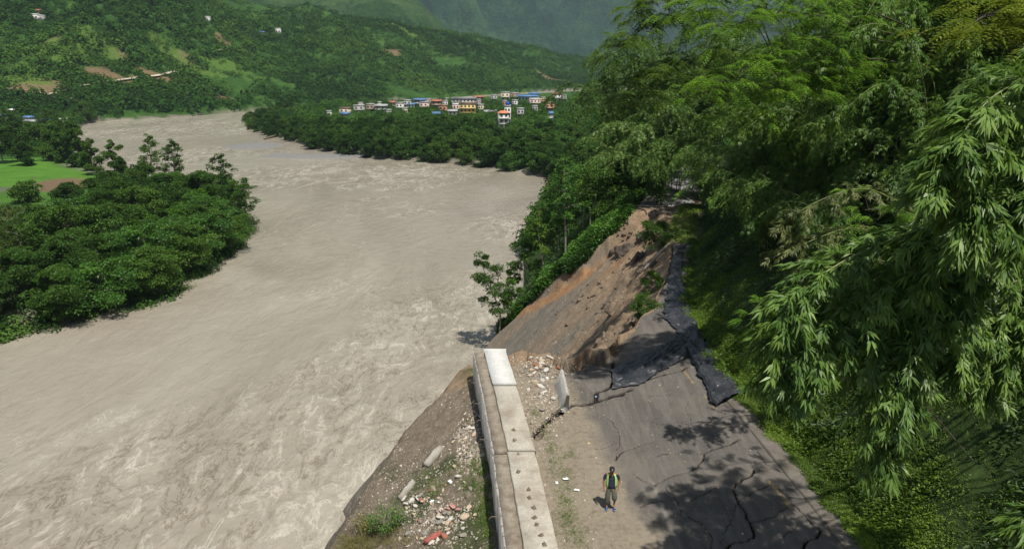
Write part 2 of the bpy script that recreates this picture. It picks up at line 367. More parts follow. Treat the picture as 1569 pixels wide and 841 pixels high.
tag(mesh_np('hillside_ground', np.stack([X, Y, Zg], -1).reshape(-1, 3), grid_faces(len(GX), len(GY)), M_GROUND, attrs=ATT, smooth=True), kind='structure')

# valley floor and first hill
def mat_valley():
    t = NT('valley_ground'); n1 = t.noise(.02, 6, .6); n2 = t.noise(.15, 6, .65); n3 = t.noise(.8, 4, .6)
    veg = t.ramp(t.math('ADD', t.math('MULTIPLY', n1, .5), t.math('MULTIPLY', n2, .5)), (.36, (.016, .045, .009)), (.52, (.032, .08, .014)), (.62, (.06, .115, .02)))
    mud = t.ramp(n2, (.3, (.14, .12, .095)), (.7, (.27, .245, .20)))
    soil = t.ramp(n3, (.3, (.13, .085, .05)), (.7, (.22, .145, .09)))
    c = t.mix(t.attr('mud'), veg, mud); c = t.mix(t.math('MULTIPLY', t.attr('soil'), .75), c, soil)
    c = t.mix(t.attr('bar'), c, t.ramp(n3, (.3, (.15, .148, .14)), (.7, (.21, .205, .195)))); c = t.mix(t.attr('paddy'), c, t.ramp(n2, (.3, (.05, .13, .016)), (.7, (.085, .19, .025))))
    c = t.mix(t.attr('plough'), c, t.ramp(n3, (.3, (.11, .075, .045)), (.7, (.16, .115, .07))))
    c = t.mix(t.attr('terrace'), c, t.ramp(n3, (.3, (.05, .10, .016)), (.7, (.095, .155, .028))))
    return t.bsdf(c, .95, t.bump(n3, .5, .8), .1)
fx = np.concatenate([np.arange(-1500, -420, 12), np.arange(-420, 420, 3.0), np.arange(420, 1500, 14)])
fy = np.concatenate([np.arange(-60, 60, 8), np.arange(60, 620, 3.0), np.arange(620, 1500, 6)])
FX, FY = np.meshgrid(fx, fy, indexing='ij'); FZ = h_valley(FX, FY)
innear = (FX > NX0 + 2) & (FX < NX1 - 2) & (FY > NY0 + 2) & (FY < NY1 - 2)
FZ = np.where(innear, np.minimum(FZ - 2.5, FZ - 2.5), FZ)
FZ = np.where((FX > -45) & (FX < 14) & (FY < 112) & (FX < ROAD_L(FY)), -30, FZ)
def patches(lst, hf=None):
    m = np.zeros(FX.shape)
    for (u, v, a, b) in lst:
        p = march([u], [v], h_valley, 60, 2000, 500)[0]
        e = ((FX - p[0]) / a) ** 2 + ((FY - p[1]) / b) ** 2 + 1.1 * fbm(FX * .09, FY * .09, 91)
        m = np.maximum(m, ss(1.15, .85, e))
    return m
vsoil = patches([(152, 112, 7, 9), (80, 60, 5, 8), (185, 85, 6, 7), (283, 90, 9, 6), (210, 120, 6, 5), (340, 62, 8, 7), (342, 150, 9, 8), (855, 125, 28, 20), (598, 80, 12, 14), (60, 135, 14, 14), (175, 118, 12, 8), (240, 118, 20, 6)])
terr = .8 * patches([(12, 112, 20, 7), (45, 122, 14, 6), (95, 66, 18, 6), (60, 88, 12, 6), (115, 80, 14, 5), (150, 70, 16, 8), (255, 76, 18, 8), (300, 108, 26, 9), (345, 100, 20, 8), (620, 48, 30, 8), (140, 52, 22, 8), (80, 75, 20, 7), (30, 100, 22, 6)])
dL = sdist(FX, FY, LEFTLAND); PAD = shp([(-200, 262), (60, 249), (100, 262), (150, 275), (165, 283), (100, 294), (-200, 298)]); PLO = shp([(30, 294), (105, 281), (140, 285), (150, 293), (105, 305), (25, 305)]); PAD2 = shp([(-200, 305), (150, 305), (120, 325), (-200, 325)])
paddy = np.maximum(ss(-1, 1, sdist(FX, FY, PAD)), .5 * ss(-1, 1, sdist(FX, FY, PAD2))); plo = ss(-1, 1, sdist(FX, FY, PLO))
mud = np.maximum(ss(5, 2, np.where(dL > -5, dL, 20)), ss(.0, .3, WATER_Z + .9 - FZ)) * (FY < 480)
mud = np.maximum(mud, patches([(175, 265, 24, 20), (140, 255, 20, 12)])); mud = np.maximum(mud, ss(2.4, .6, FZ - WATER_Z) * ss(-.2, .3, fbm(FX * .02, FY * .02, 93)))
barm = np.zeros(FX.shape)
for (u_, v_, a_, b_) in BARS[:3]:
    p_ = BARP[(u_, v_)]; barm = np.maximum(barm, ss(1.6, 1.1, ((FX - p_[0]) / a_) ** 2 + ((FY - p_[1]) / b_) ** 2))
penc = 0 * ss(.1, .4, fbm(FX * .03, FY * .0, 92)) * ss(9, 6, FZ - WATER_Z) * ss(.2, 1.5, FZ - WATER_Z)
tag(mesh_np('valley_terrain', np.stack([FX, FY, FZ], -1).reshape(-1, 3), grid_faces(len(fx), len(fy)), mat_valley(), smooth=True,
            attrs=dict(mud=mud * (1 - paddy), soil=np.maximum(vsoil, penc * .8 * (FY < 500)), bar=barm, paddy=paddy, plough=plo, terrace=terr)), kind='structure')

# far mountains, each a ridge at its own distance
def mat_mtn(name, a, b, c):
    t = NT(name); n1 = t.noise(.004, 8, .62); n2 = t.noise(.03, 6, .7)
    n3 = t.noise(.10, 4, .7); f = t.math('ADD', t.math('MULTIPLY', n1, .4), t.math('ADD', t.math('MULTIPLY', n2, .35), t.math('MULTIPLY', n3, .25)))
    col = t.ramp(f, (.42, a), (.51, b), (.60, c)); rd = t.mix(t.ramp(t.noise(.011, 5, .7), (.69, 0), (.74, .6)), col, (.22, .13, .08))
    return t.bsdf(rd, .95, t.bump(t.math('ADD', n2, n3), .9, 16.0), .05)
def mountain(name, us, vs, Yb, Yr, z0, seed, mat, amp, nu=300, nr=130):
    u = np.linspace(us[0], us[-1], nu); r = np.linspace(0, 1, nr); U, Rr = np.meshgrid(u, r, indexing='ij')
    Yd = Yb + (Yr - Yb) * Rr * 1.25; Xd = (U - 784.5) / FPX * Yd
    vv = np.interp(U, us, vs); d = rays(U, vv); top = CAMZ + d[..., 2] / d[..., 1] * Yr
    w = np.clip(Rr * 1.25, 0, 1)
    z = z0 + (top - z0) * (w ** .85) + amp * (ridged(Xd * .0019 + Yd * .0006, Yd * .0012, seed, 6, .55) - .62) * ss(0, .25, w) * ss(1.06, .85, w) * 2.2
    z = z - np.clip(Rr * 1.25 - 1, 0, 1) * amp * 2 + amp * .12 * fbm(Xd * .012, Yd * .012, seed + 9) * ss(.1, .4, w)
    z[:, 0] = -60
    tag(mesh_np(name, np.stack([Xd, Yd, z], -1).reshape(-1, 3), grid_faces(nu, nr), mat, smooth=True), kind='structure')
mountain('mountain', [-900, 0, 300, 430, 560, 640, 690, 760, 860, 1000], [-500, -420, -230, -140, -75, -5, 50, 92, 112, 125], 1250, 1900, 5, 101,
         mat_mtn('hill_green', (.014, .042, .012), (.034, .078, .018), (.07, .12, .032)), 85)
mountain('mountain_range', [-1200, 300, 560, 700, 800, 880, 930, 980, 1050, 1500], [-500, -420, -300, -190, -115, -60, 10, 40, 60, 90], 2300, 3500, 0, 131,
         mat_mtn('mountain_forest', (.008, .030, .016), (.020, .058, .024), (.050, .105, .036)), 330)
mountain('distant_mountain', [-2500, 0, 700, 900, 1100, 2600], [-420, -400, -330, -300, -300, -350], 5200, 8200, 0, 171,
         mat_mtn('mountain_forest_far', (.012, .032, .012), (.022, .052, .016), (.045, .085, .024)), 300)

# ------------------------------------------------------------------ river
def mat_river():
    t = NT('muddy_water'); foam = t.attr('foam'); dk = t.attr('dark'); tb = t.attr('turb')
    m1 = t.map((1, .46, 1), (0, 0, math.radians(30))); m2 = t.map((1, .36, 1), (0, 0, math.radians(60)))
    n1 = t.noise(.045, 6, .6, m1, 1.2); n2 = t.noise(.42, 10, .70, m1, 1.1); n3 = t.noise(1.7, 8, .7, m2, 1.0); n4 = t.noise(.012, 4, .5); n5 = t.noise(.16, 7, .6, m1, 2.2)
    col = t.ramp(n1, (.3, (.244, .216, .166)), (.5, (.298, .267, .210)), (.7, (.350, .320, .258)))
    col = t.mix(t.ramp(n4, (.4, 0), (.65, .6)), col, (.275, .238, .190))
    def thin(n, w): return t.ramp(t.math('ABSOLUTE', t.math('SUBTRACT', n, .5)), (0, 1), (w, 0))
    fm = t.math('MULTIPLY', t.math('MULTIPLY', thin(n2, .035), t.ramp(n5, (.47, 0), (.6, 1))), t.ramp(tb, (.3, .1), (.8, 1)))
    fm = t.math('ADD', fm, t.math('MULTIPLY', foam, t.ramp(n3, (.42, .1), (.6, 1))), True)
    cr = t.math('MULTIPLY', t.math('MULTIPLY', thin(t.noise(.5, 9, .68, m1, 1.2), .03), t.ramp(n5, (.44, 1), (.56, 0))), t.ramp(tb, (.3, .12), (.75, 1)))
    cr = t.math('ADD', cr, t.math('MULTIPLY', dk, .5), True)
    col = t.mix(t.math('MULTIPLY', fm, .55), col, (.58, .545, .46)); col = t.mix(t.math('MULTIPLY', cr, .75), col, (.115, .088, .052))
    h = t.math('ADD', t.math('MULTIPLY', n2, 1.0), t.math('MULTIPLY', n3, .42)); h = t.math('ADD', h, t.math('MULTIPLY', n5, 1.2))
    nr = t.bump(h, .55, .5)
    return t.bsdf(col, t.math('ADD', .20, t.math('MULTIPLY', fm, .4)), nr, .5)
def river_sheet(x0, x1, y0, y1, step, stepy):
    gx = np.arange(x0, x1 + step / 2, step); gy = np.arange(y0, y1 + stepy / 2, stepy); A, B = np.meshgrid(gx, gy, indexing='ij')
    # current direction bends down the valley; coordinates along (s) and across (c)
    s = B * .86 + A * .5; c = A * .86 - B * .5
    wx = 3 * fbm(A * .05, B * .05, 201); wy = 3 * fbm(A * .05, B * .05, 202)
    turb = ss(-.25, .35, fbm(s * .018, c * .045, 203) + .55 * ss(60, 8, np.abs(A - SHORE(B) + 4 - .12 * B)) - .1 - .5 * ss(60, 35, B + 40 * fbm(A * .02, B * .02, 204)) * 0)
    calm = ss(0, 30, -sdist(A, B, LEFTLAND)); turb = turb * (.25 + .75 * calm)
    r1 = ridged((s + wx) * .20, (c + wy) * .42, 211, 5, .68); r2 = ridged((s + wy) * .7, (c + wx) * 1.2, 215, 4, .6)
    far = ss(420, 120, B)
    turb = np.clip(turb * (.35 + .65 * ss(-.35, .3, fbm(s * .05, c * .09, 228))), 0, 1); H = (r1 - .6) * (.06 + .38 * turb) + (r2 - .6) * (.05 + .30 * turb)
    foam = .75 * ss(.72, .90, r1 + .10 * turb + .07 * fbm(A * .5, B * .5, 219)) * (.10 + .9 * turb) * ss(.52, .82, r2 + .08 + .25 * fbm(A * .9, B * 1.6, 225))
    brk = ss(.15, .5, fbm(A * .03, B * .03, 222)) * turb
    foam = np.clip(foam + .35 * brk * ss(.7, .85, r2), 0, 1)
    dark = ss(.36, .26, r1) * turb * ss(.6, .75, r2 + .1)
    tp = ss(x0, x0 + 14, A) * ss(y1, y1 - 40, B) * ss(x1, x1 - 2, A); return gx, gy, A, B, WATER_Z + H * .8 * far * tp, foam * tp * .55, dark * tp, .25 + .75 * turb
M_RIVER = mat_river()
parts = []
gx, gy, A, B, Z, fo, dk, tu = river_sheet(-110, 22, 24, 190, .34, .34)
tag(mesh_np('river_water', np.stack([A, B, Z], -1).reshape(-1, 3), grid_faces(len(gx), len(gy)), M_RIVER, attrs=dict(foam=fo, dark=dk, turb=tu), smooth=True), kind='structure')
g2x = np.concatenate([np.arange(-1600, -330, 30), np.arange(-330, 120, 1.6), np.arange(120, 1600, 40)]); g2y = np.concatenate([np.arange(-80, 24, 8.), np.arange(24, 190, 5.), np.arange(190, 640, 1.6), np.arange(640, 1500, 8)])
A, B = np.meshgrid(g2x, g2y, indexing='ij'); s = B * .86 + A * .5; c = A * .86 - B * .5
r1 = ridged(s * .10, c * .22, 231, 5, .6); tb = ss(-.2, .4, fbm(s * .012, c * .03, 233)); fine = (B > 190)
Z = WATER_Z + (r1 - .6) * (.25 + .6 * tb) * ss(186, 225, B) * ss(650, 250, B)
hole = (A > -109) & (A < 21) & (B > 25) & (B < 182)
msk = ~(hole[:-1, :-1] & hole[1:, 1:] & hole[:-1, 1:] & hole[1:, :-1])
Z = np.where(hole | ((A > -109) & (A < 21) & (B > 22) & (B < 183)), WATER_Z - .9, Z - .035)
tag(mesh_np('river_water', np.stack([A, B, Z], -1).reshape(-1, 3), grid_faces(len(g2x), len(g2y)), M_RIVER,
            attrs=dict(foam=ss(.74, .86, r1) * tb * ss(186, 225, B) * .6, dark=ss(.34, .24, r1) * tb * fine, turb=.15 + .6 * tb), smooth=True), kind='structure')
# ------------------------------------------------------------------ road with its cracks
def zpoly(px, z=0.0): return at_z(np.array(px, float)[:, 0], np.array(px, float)[:, 1], z)[:, :2]
def jag(p, n=5, a=.12):
    p = np.asarray(p, float); o = [p[0]]
    for i in range(len(p) - 1):
        d = p[i + 1] - p[i]; L = np.linalg.norm(d); nn = max(2, int(L / .22)); q = np.array([-d[1], d[0]]) / (L + 1e-9)
        for k in range(1, nn + 1):
            f = k / nn; o.append(p[i] + d * f + q * (rng.normal(0, a * .32) if k < nn else 0))
    return np.array(o)
CRACKS = [([(822, 668), (832, 652), (842, 642), (852, 634)], .24, .45), ([(852, 634), (873, 621), (890, 620), (905, 617), (913, 614)], .20, .4),
          ([(913, 614), (914, 600), (926, 597), (938, 590), (942, 578), (936, 560), (940, 547), (938, 536)], .12, .35), ([(913, 614), (930, 610), (938, 606), (952, 604), (966, 596)], .17, .35),
          ([(985, 583), (1005, 577), (1020, 572), (1040, 568), (1055, 561)], .07, .2), ([(856, 553), (870, 549), (888, 547), (897, 541)], .12, .3), ([(862, 560), (872, 556), (880, 557)], .05, .2),
          ([(943, 704), (950, 694), (962, 688), (975, 683), (987, 680), (1002, 676)], .035, .15), ([(1003, 742), (1020, 732), (1035, 726), (1052, 722), (1068, 714), (1077, 704), (1080, 692), (1100, 685), (1118, 680), (1134, 671)], .055, .22),
          ([(1156, 718), (1146, 730), (1127, 740), (1124, 750), (1130, 765), (1138, 778), (1150, 800), (1155, 822), (1146, 828), (1125, 830), (1108, 843)], .055, .22),
          ([(1138, 762), (1150, 758), (1163, 748), (1182, 738)], .04, .18), ([(1206, 776), (1192, 784), (1178, 792), (1160, 798), (1150, 800)], .03, .14), ([(980, 776), (996, 769), (1016, 765)], .02, .1),
          ([(1052, 768), (1068, 760), (1085, 753), (1100, 744)], .02, .1), ([(1243, 800), (1258, 810), (1252, 822), (1238, 826), (1231, 843)], .06, .22), ([(1200, 822), (1212, 812), (1228, 807)], .025, .12),
          ([(1000, 697), (1030, 694), (1060, 693), (1078, 693)], .015, .08), ([(958, 603), (1000, 606), (1030, 603)], .012, .08), ([(1040, 660), (1062, 648), (1088, 640)], .012, .06),
          ([(895, 690), (915, 688), (945, 678)], .015, .08), ([(1100, 841), (1120, 800), (1128, 772)], .014, .08), ([(1055, 790), (1075, 800), (1092, 822), (1090, 841)], .02, .1), ([(985, 640), (1010, 650), (1040, 645), (1075, 655)], .014, .08), ([(930, 640), (945, 655), (950, 675), (943, 704)], .016, .08), ([(1060, 600), (1050, 625), (1062, 650)], .014, .08), ([(1160, 690), (1175, 710), (1195, 720)], .025, .1), ([(1150, 725), (1180, 715), (1200, 722)], .02, .1), ([(1020, 745), (1040, 770), (1050, 800)], .014, .08), ([(1192, 745), (1225, 780), (1243, 800)], .03, .12), ([(960, 720), (985, 735), (1003, 742)], .014, .08)]
CR = [(jag(zpoly(p)), w, d) for p, w, d in CRACKS]
rx = np.arange(-.75, 13.0, .045)
ry = np.concatenate([np.arange(-14, 16.5, .6), np.arange(16.5, 44, .055), np.arange(44, 63, .3)])
A, B = np.meshgrid(np.arange(len(rx)), np.arange(len(ry)), indexing='ij')
RY = ry[B]; W0 = WALL_W(RY) - .35; R0 = ROAD_R(RY); fx_ = A / (len(rx) - 1); RX = W0 + (R0 - W0) * fx_
RZ = -.02 + .02 * fbm(RX * .5, RY * .3, 301) + .006 * fbm(RX * 3, RY * 3, 302) - .75 * ss(3.4, .2, seg_dist(RX, RY, BREAK)) * (RY > 33) * ss(8.5, 5.5, RX)
crk = np.zeros(RX.shape)
for p, w, dpt in CR:
    lo = p.min(0) - 1; hi = p.max(0) + 1; mk = (RX > lo[0]) & (RX < hi[0]) & (RY > lo[1]) & (RY < hi[1])
    xx = RX[mk] + .03 * fbm(RX[mk] * 5, RY[mk] * 5, 305); yy = RY[mk] + .03 * fbm(RX[mk] * 5, RY[mk] * 5, 306)
    d = seg_dist(xx, yy, p); ww = w * (.9 if w < .06 else 1.15) * (.55 + .9 * vn(xx * 1.7, yy * 1.7, 307))
    f = ss(ww, ww * .35, d); RZ[mk] -= dpt * f; crk[mk] = np.maximum(crk[mk], f)
edge_asph = np.interp(RY, [10, 20, 22.5, 26, 29, 32, 34, 36, 40], [6.4, 5.6, 5.05, 4.1, 3.9, 3.55, 3.3, 2.6, 1.0])
dirt = ss(.55, -.55, RX - edge_asph + .9 * fbm(RX * .5, RY * .22, 311) + .35 * fbm(RX * 2.5, RY * 1.2, 312))
RZ += dirt * (.03 * fbm(RX * 1.5, RY * 1.5, 313) + .012 * fbm(RX * 6, RY * 6, 314) + .03)
# loose heap near the far end of the wall
heap = zpoly([(828, 560)])[0]; RZ += .35 * np.exp(-(((RX - heap[0]) / 1.3) ** 2 + ((RY - heap[1]) / 2.4) ** 2)) * (.7 + .5 * fbm(RX * 2.5, RY * 2.5, 315))
lane = RX - (R0 - 5.2) + .25 * fbm(RY * .15, RY * 0, 316)
trk = np.exp(-((lane + 1.55) / .13) ** 2) * ss(.35, .6, vn(RX * .6, RY * .5, 318)) + .7 * np.exp(-((lane + .3) / .10) ** 2) * ss(.5, .7, vn(RX * .6, RY * .3, 317))
YL = [zpoly(p) for p in ([(1045, 563), (1052, 572), (1062, 586)], [(1080, 606), (1088, 614), (1096, 624)], [(1178, 736), (1196, 756), (1212, 776)])]
yel = np.zeros(RX.shape)
for p in YL: yel = np.maximum(yel, ss(.085, .06, seg_dist(RX, RY, p)))
keep = (RY < np.interp(RX, BREAK[:, 0], BREAK[:, 1]) + .12 * fbm(RX * 4, RY * 0, 320) + .25 * fbm(RX * 1.2, RY * 0, 321)) | ((RX > np.interp(RY, BREAK[7:, 1], BREAK[7:, 0]) + .15 * fbm(RY * 3, RY * 0, 322)) & (RY > 37.4))
keepf = keep[:-1, :-1] & keep[1:, 1:] & keep[:-1, 1:] & keep[1:, :-1]
F = grid_faces(len(rx), len(ry), keepf)
V = np.stack([RX, RY, RZ], -1).reshape(-1, 3)
e = np.concatenate([F[:, [0, 1]], F[:, [1, 2]], F[:, [2, 3]], F[:, [3, 0]]]); key = np.sort(e, 1); code = key[:, 0].astype(np.int64) * len(V) + key[:, 1]
uq, inv, cnt = np.unique(code, return_inverse=True, return_counts=True); be = e[cnt[inv] == 1]
bv, bi = np.unique(be.ravel(), return_inverse=True); bi = bi.reshape(-1, 2)
low = V[bv] - [0, 0, .30]; side = np.stack([be[:, 1], be[:, 0], len(V) + bi[:, 0], len(V) + bi[:, 1]], -1)
def mat_road():
    t = NT('worn_asphalt'); n1 = t.noise(.5, 6, .6); n2 = t.noise(5, 6, .7); n3 = t.noise(38, 3, .7)
    st_ = t.noise(1.2, 6, .7, t.map((1.6, .22, 1), (0, 0, math.radians(8))), .8)
    asp = t.ramp(n1, (.3, (.058, .053, .048)), (.7, (.098, .089, .079)))
    asp = t.mix(t.ramp(st_, (.44, 0), (.70, .7)), asp, (.165, .15, .13))
    asp = t.mix(t.ramp(n3, (.5, 0), (.68, .6)), asp, (.20, .185, .165)); asp = t.mix(t.ramp(t.voro(30), (.02, .9), (.12, 0)), asp, (.36, .33, .28))
    asp = t.mix(t.ramp(t.noise(.22, 3), (.50, 0), (.62, .45)), asp, (.15, .132, .108))
    asp = t.mix(t.math('MULTIPLY', t.attr('track'), .7), asp, (.34, .31, .26))
    d = t.ramp(n2, (.25, (.135, .108, .078)), (.5, (.20, .168, .125)), (.8, (.27, .235, .18)))
    d = t.mix(t.ramp(n1, (.42, .0), (.6, .5)), d, (.24, .205, .155)); d = t.mix(t.ramp(t.voro(17), (.03, .8), (.14, 0)), d, (.42, .38, .31))
    d = t.mix(t.ramp(t.noise(2.2, 5, .7), (.58, 0), (.68, .55)), d, (.09, .062, .04))
    dm = t.math('ADD', t.attr('dirt'), t.math('MULTIPLY', t.math('SUBTRACT', n2, .5), .8), True)
    c = t.mix(dm, asp, d)
    c = t.mix(t.math('MULTIPLY', t.attr('yellow'), t.ramp(n2, (.42, .05), (.62, .6))), c, (.42, .28, .08))
    c = t.mix(t.ramp(t.attr('crack'), (.15, 0), (.5, 1)), c, (.022, .018, .015))
    return t.bsdf(c, .9, t.bump(t.math('ADD', t.math('MULTIPLY', n2, .5), n3), .5, .02), .25)
z0 = np.zeros(len(bv))
def cat0(a): return np.concatenate([a.ravel(), z0])
tag(mesh_np('road', np.concatenate([V, low]), [F, side], mat_road(), attrs=dict(dirt=cat0(dirt), crack=cat0(crk), yellow=cat0(yel), track=cat0(trk)), smooth=False), kind='structure')
# far piece of the road beyond the slide
yy = np.arange(79, 118, 1.0); uu = np.linspace(0, 1, 12); A, B = np.meshgrid(uu, yy, indexing='ij'); XX = ROAD_R(B) - 6.6 + 6.6 * A
tag(mesh_np('road', np.stack([XX, B, .08 + 0 * A], -1).reshape(-1, 3), grid_faces(12, len(yy)), simple('grey_road', (.21, .205, .2), .9, .2, 2)), kind='structure')

def concrete(name, c=(.36, .34, .30), dirt=(.15, .12, .085), amt=.5, sc=1.4):
    t = NT(name); n1 = t.noise(sc, 6, .65); n2 = t.noise(9, 6, .7); n3 = t.noise(40, 3, .6)
    col = t.ramp(n2, (.25, tuple(x * .72 for x in c)), (.75, tuple(min(1, x * 1.2) for x in c)))
    col = t.mix(t.ramp(n1, (.42, 0), (.68, amt)), col, dirt); col = t.mix(t.ramp(n3, (.62, 0), (.72, .5)), col, dirt)
    return t.bsdf(col, .88, t.bump(t.math('ADD', n2, n3), .5, .02), .2)
M_CONC = concrete('grey_concrete'); M_CONCN = concrete('pale_concrete', (.60, .60, .57), (.36, .35, .32), .25); M_CONCD = concrete('dirty_concrete', (.27, .235, .185), (.12, .09, .06), .8, 2.2)
# kerb drain strip on the hill side
yk = np.concatenate([np.arange(-14, 16, .6), np.arange(16, 44, .15), np.arange(44, 63, .4)]); prof = [(-.02, -.25), (-.02, .035), (.06, .055), (.82, .075), (.9, .05), (.92, -.25)]
A, B = np.meshgrid(np.arange(len(prof)), yk, indexing='ij'); pr = np.array(prof)
kx = ROAD_R(B) + .03 + pr[A, 0] + .035 * fbm(B * .9, A * .0, 331) * (A > 2) ; kz = pr[A, 1] + .02 * fbm(B * .6, A * 1., 332)
slab = (np.floor(B / 3.1) % 3 - 1) * .012
gap = np.abs((B / 3.1) % 1 - .5) > .494
tag(mesh_np('kerb', np.stack([kx, B, kz + slab - .1 * gap * (A > 0) * (A < 5)], -1).reshape(-1, 3), grid_faces(len(prof), len(yk))[:, ::-1], concrete('kerb_concrete', (.155, .14, .118), (.07, .058, .042), .7, 1.2)), kind='structure')

# ------------------------------------------------------------------ the river wall, two lengths
def board_mat():
    t = NT('board_marked_concrete'); w = t.n.new('ShaderNodeTexWave'); w.bands_direction = 'Y'; w.inputs['Scale'].default_value = .55; w.inputs['Distortion'].default_value = .4; t.l.new(t.p, w.inputs[0])
    n = t.noise(2.2, 7, .7); c = t.ramp(n, (.3, (.17, .155, .13)), (.5, (.31, .295, .265)), (.75, (.42, .41, .38))); c = t.mix(t.ramp(w.outputs[1], (.0, .8), (.06, 0)), c, (.08, .07, .055))
    st2 = t.noise(3.0, 5, .7, t.map((1, 1, .12))); c = t.mix(t.ramp(st2, (.52, 0), (.68, .6)), c, (.13, .11, .085)); return t.bsdf(c, .9, t.bump(n, .6, .04), .2)
M_BOARD = board_mat()
def wall_len(y0, y1, label, new_from, shift, bolts, z_top):
    n = int((y1 - y0) / .25) + 1; yy = np.linspace(y0, y1, n); w = WALL_W(yy) + shift
    root = empty('retaining_wall', (float(w[0]), y0, 0)); o = np.array([float(w[0]), y0, 0]); tag(root, label, 'wall', 'lengths of the concrete river wall')
    def sweep(name, pr, mat, zj=.006, closed=True, rag=.0):
        pr = np.array(pr); A, B = np.meshgrid(np.arange(len(pr)), np.arange(n), indexing='ij')
        V = np.stack([w[B] + pr[A, 0], yy[B], pr[A, 1]], -1) - o
        V[..., 0] += rag * fbm(yy[B] * 1.3, A * 3., 341); V[..., 2] += zj * fbm(yy[B] * 1.1, A * 2., 342)
        Fc = grid_faces(len(pr), n)
        last = np.stack([(len(pr) - 1) * n + np.arange(n - 1), np.arange(n - 1), np.arange(1, n), (len(pr) - 1) * n + np.arange(1, n)], -1)
        caps = [np.array([[k * n for k in range(len(pr))]]), np.array([[k * n + n - 1 for k in range(len(pr))][::-1]])]
        return mesh_np(name, V.reshape(-1, 3), [Fc, last] + caps, mat, root)
    zt = z_top
    sweep('coping', [(0, -.4), (0, zt - .02), (-.03, zt), (-1.12, zt), (-1.15, zt - .02), (-1.15, -.4)], M_COPING, .012, rag=.03)
    sweep('ledge', [(-1.155, -.4), (-1.155, zt - .12), (-1.72, zt - .15), (-1.72, -.4)], M_CONCD, .03)
    sweep('outer_face', [(-1.725, -4.4), (-1.725, zt - .17), (-1.80, zt - .19), (-1.83, -4.4)], M_BOARD, .035, rag=.05)
    if new_from:
        i0 = np.searchsorted(yy, new_from); y2 = yy[i0:]; w2 = w[i0:]; pr = np.array([(.03, -.1), (.03, zt + .06), (-1.16, zt + .075), (-1.16, zt - .2)])
        A, B = np.meshgrid(np.arange(4), np.arange(len(y2)), indexing='ij'); V = np.stack([w2[B] + pr[A, 0] + .03 * fbm(y2[B] * 2, A * 2., 343) + .06 * (B == len(y2) - 1) * rng.normal(0, 1, B.shape), y2[B] + .04 * (B == 0) * fbm(A * 2., A * 1., 344), pr[A, 1]], -1) - o
        caps = [np.array([[k * len(y2) for k in range(4)]]), np.array([[k * len(y2) + len(y2) - 1 for k in range(4)][::-1]])]
        mesh_np('fresh_concrete_cap', V.reshape(-1, 3), [grid_faces(4, len(y2))] + caps, M_CONCN, root)['label'] = 'newer pale concrete topping on the far end of the wall'
    for (u, v) in bolts:
        p = at_z(u, v, zt)
        b = MB(); b.box((0, 0, .010), (.19, .14, .018), rz=rng.uniform(-.3, .3), jit=.03)
        b.tube([(0, 0, .0), (0, 0, .055)], [.07, .065], 6); b.tube([(0, 0, .02), (.01, .01, .11)], [.03, .026], 7)
        bo = b.build('anchor_bolt', M_RUST, root); bo.location = p - o; bo.rotation_euler = (rng.normal(0, .2), rng.normal(0, .2), rng.uniform(0, 6))
    # rusty starter bars on the outer face
    for k in range(9):
        yb = rng.uniform(y0 + .4, y1 - .4); x = np.interp(yb, yy, w) - 1.86 - o[0]; z = rng.uniform(-1.6, .1)
        mm = MB(); mm.tube([(x, yb - o[1], z), (x - .2, yb - o[1] + rng.normal(0, .04), z + .02), (x - .33, yb - o[1] + rng.normal(0, .1), z + rng.uniform(-.1, .1))], [.018, .016, .015], 5)
        mm.build('starter_bar', M_RUST, root)
    return root
M_RUST = simple('rusty_steel', (.20, .165, .125), .8, .4, 20, .3); M_COPING = concrete('coping_concrete', (.43, .40, .335), (.22, .18, .13), .75, .8)
far_b = [(787, 659), (788, 675), (794, 697)]; near_b = [(794, 723), (810, 750), (811, 763), (818, 778), (819, 793), (822, 804), (829, 820), (834, 834)]
wall_len(25.55, 36.25, 'far length of the concrete wall, its end topped with fresh pale concrete', 31.6, 0, far_b, .46)
wall_len(10, 25.45, 'near length of the concrete wall with a row of rusty anchor bolts', None, -.06, near_b, .50)

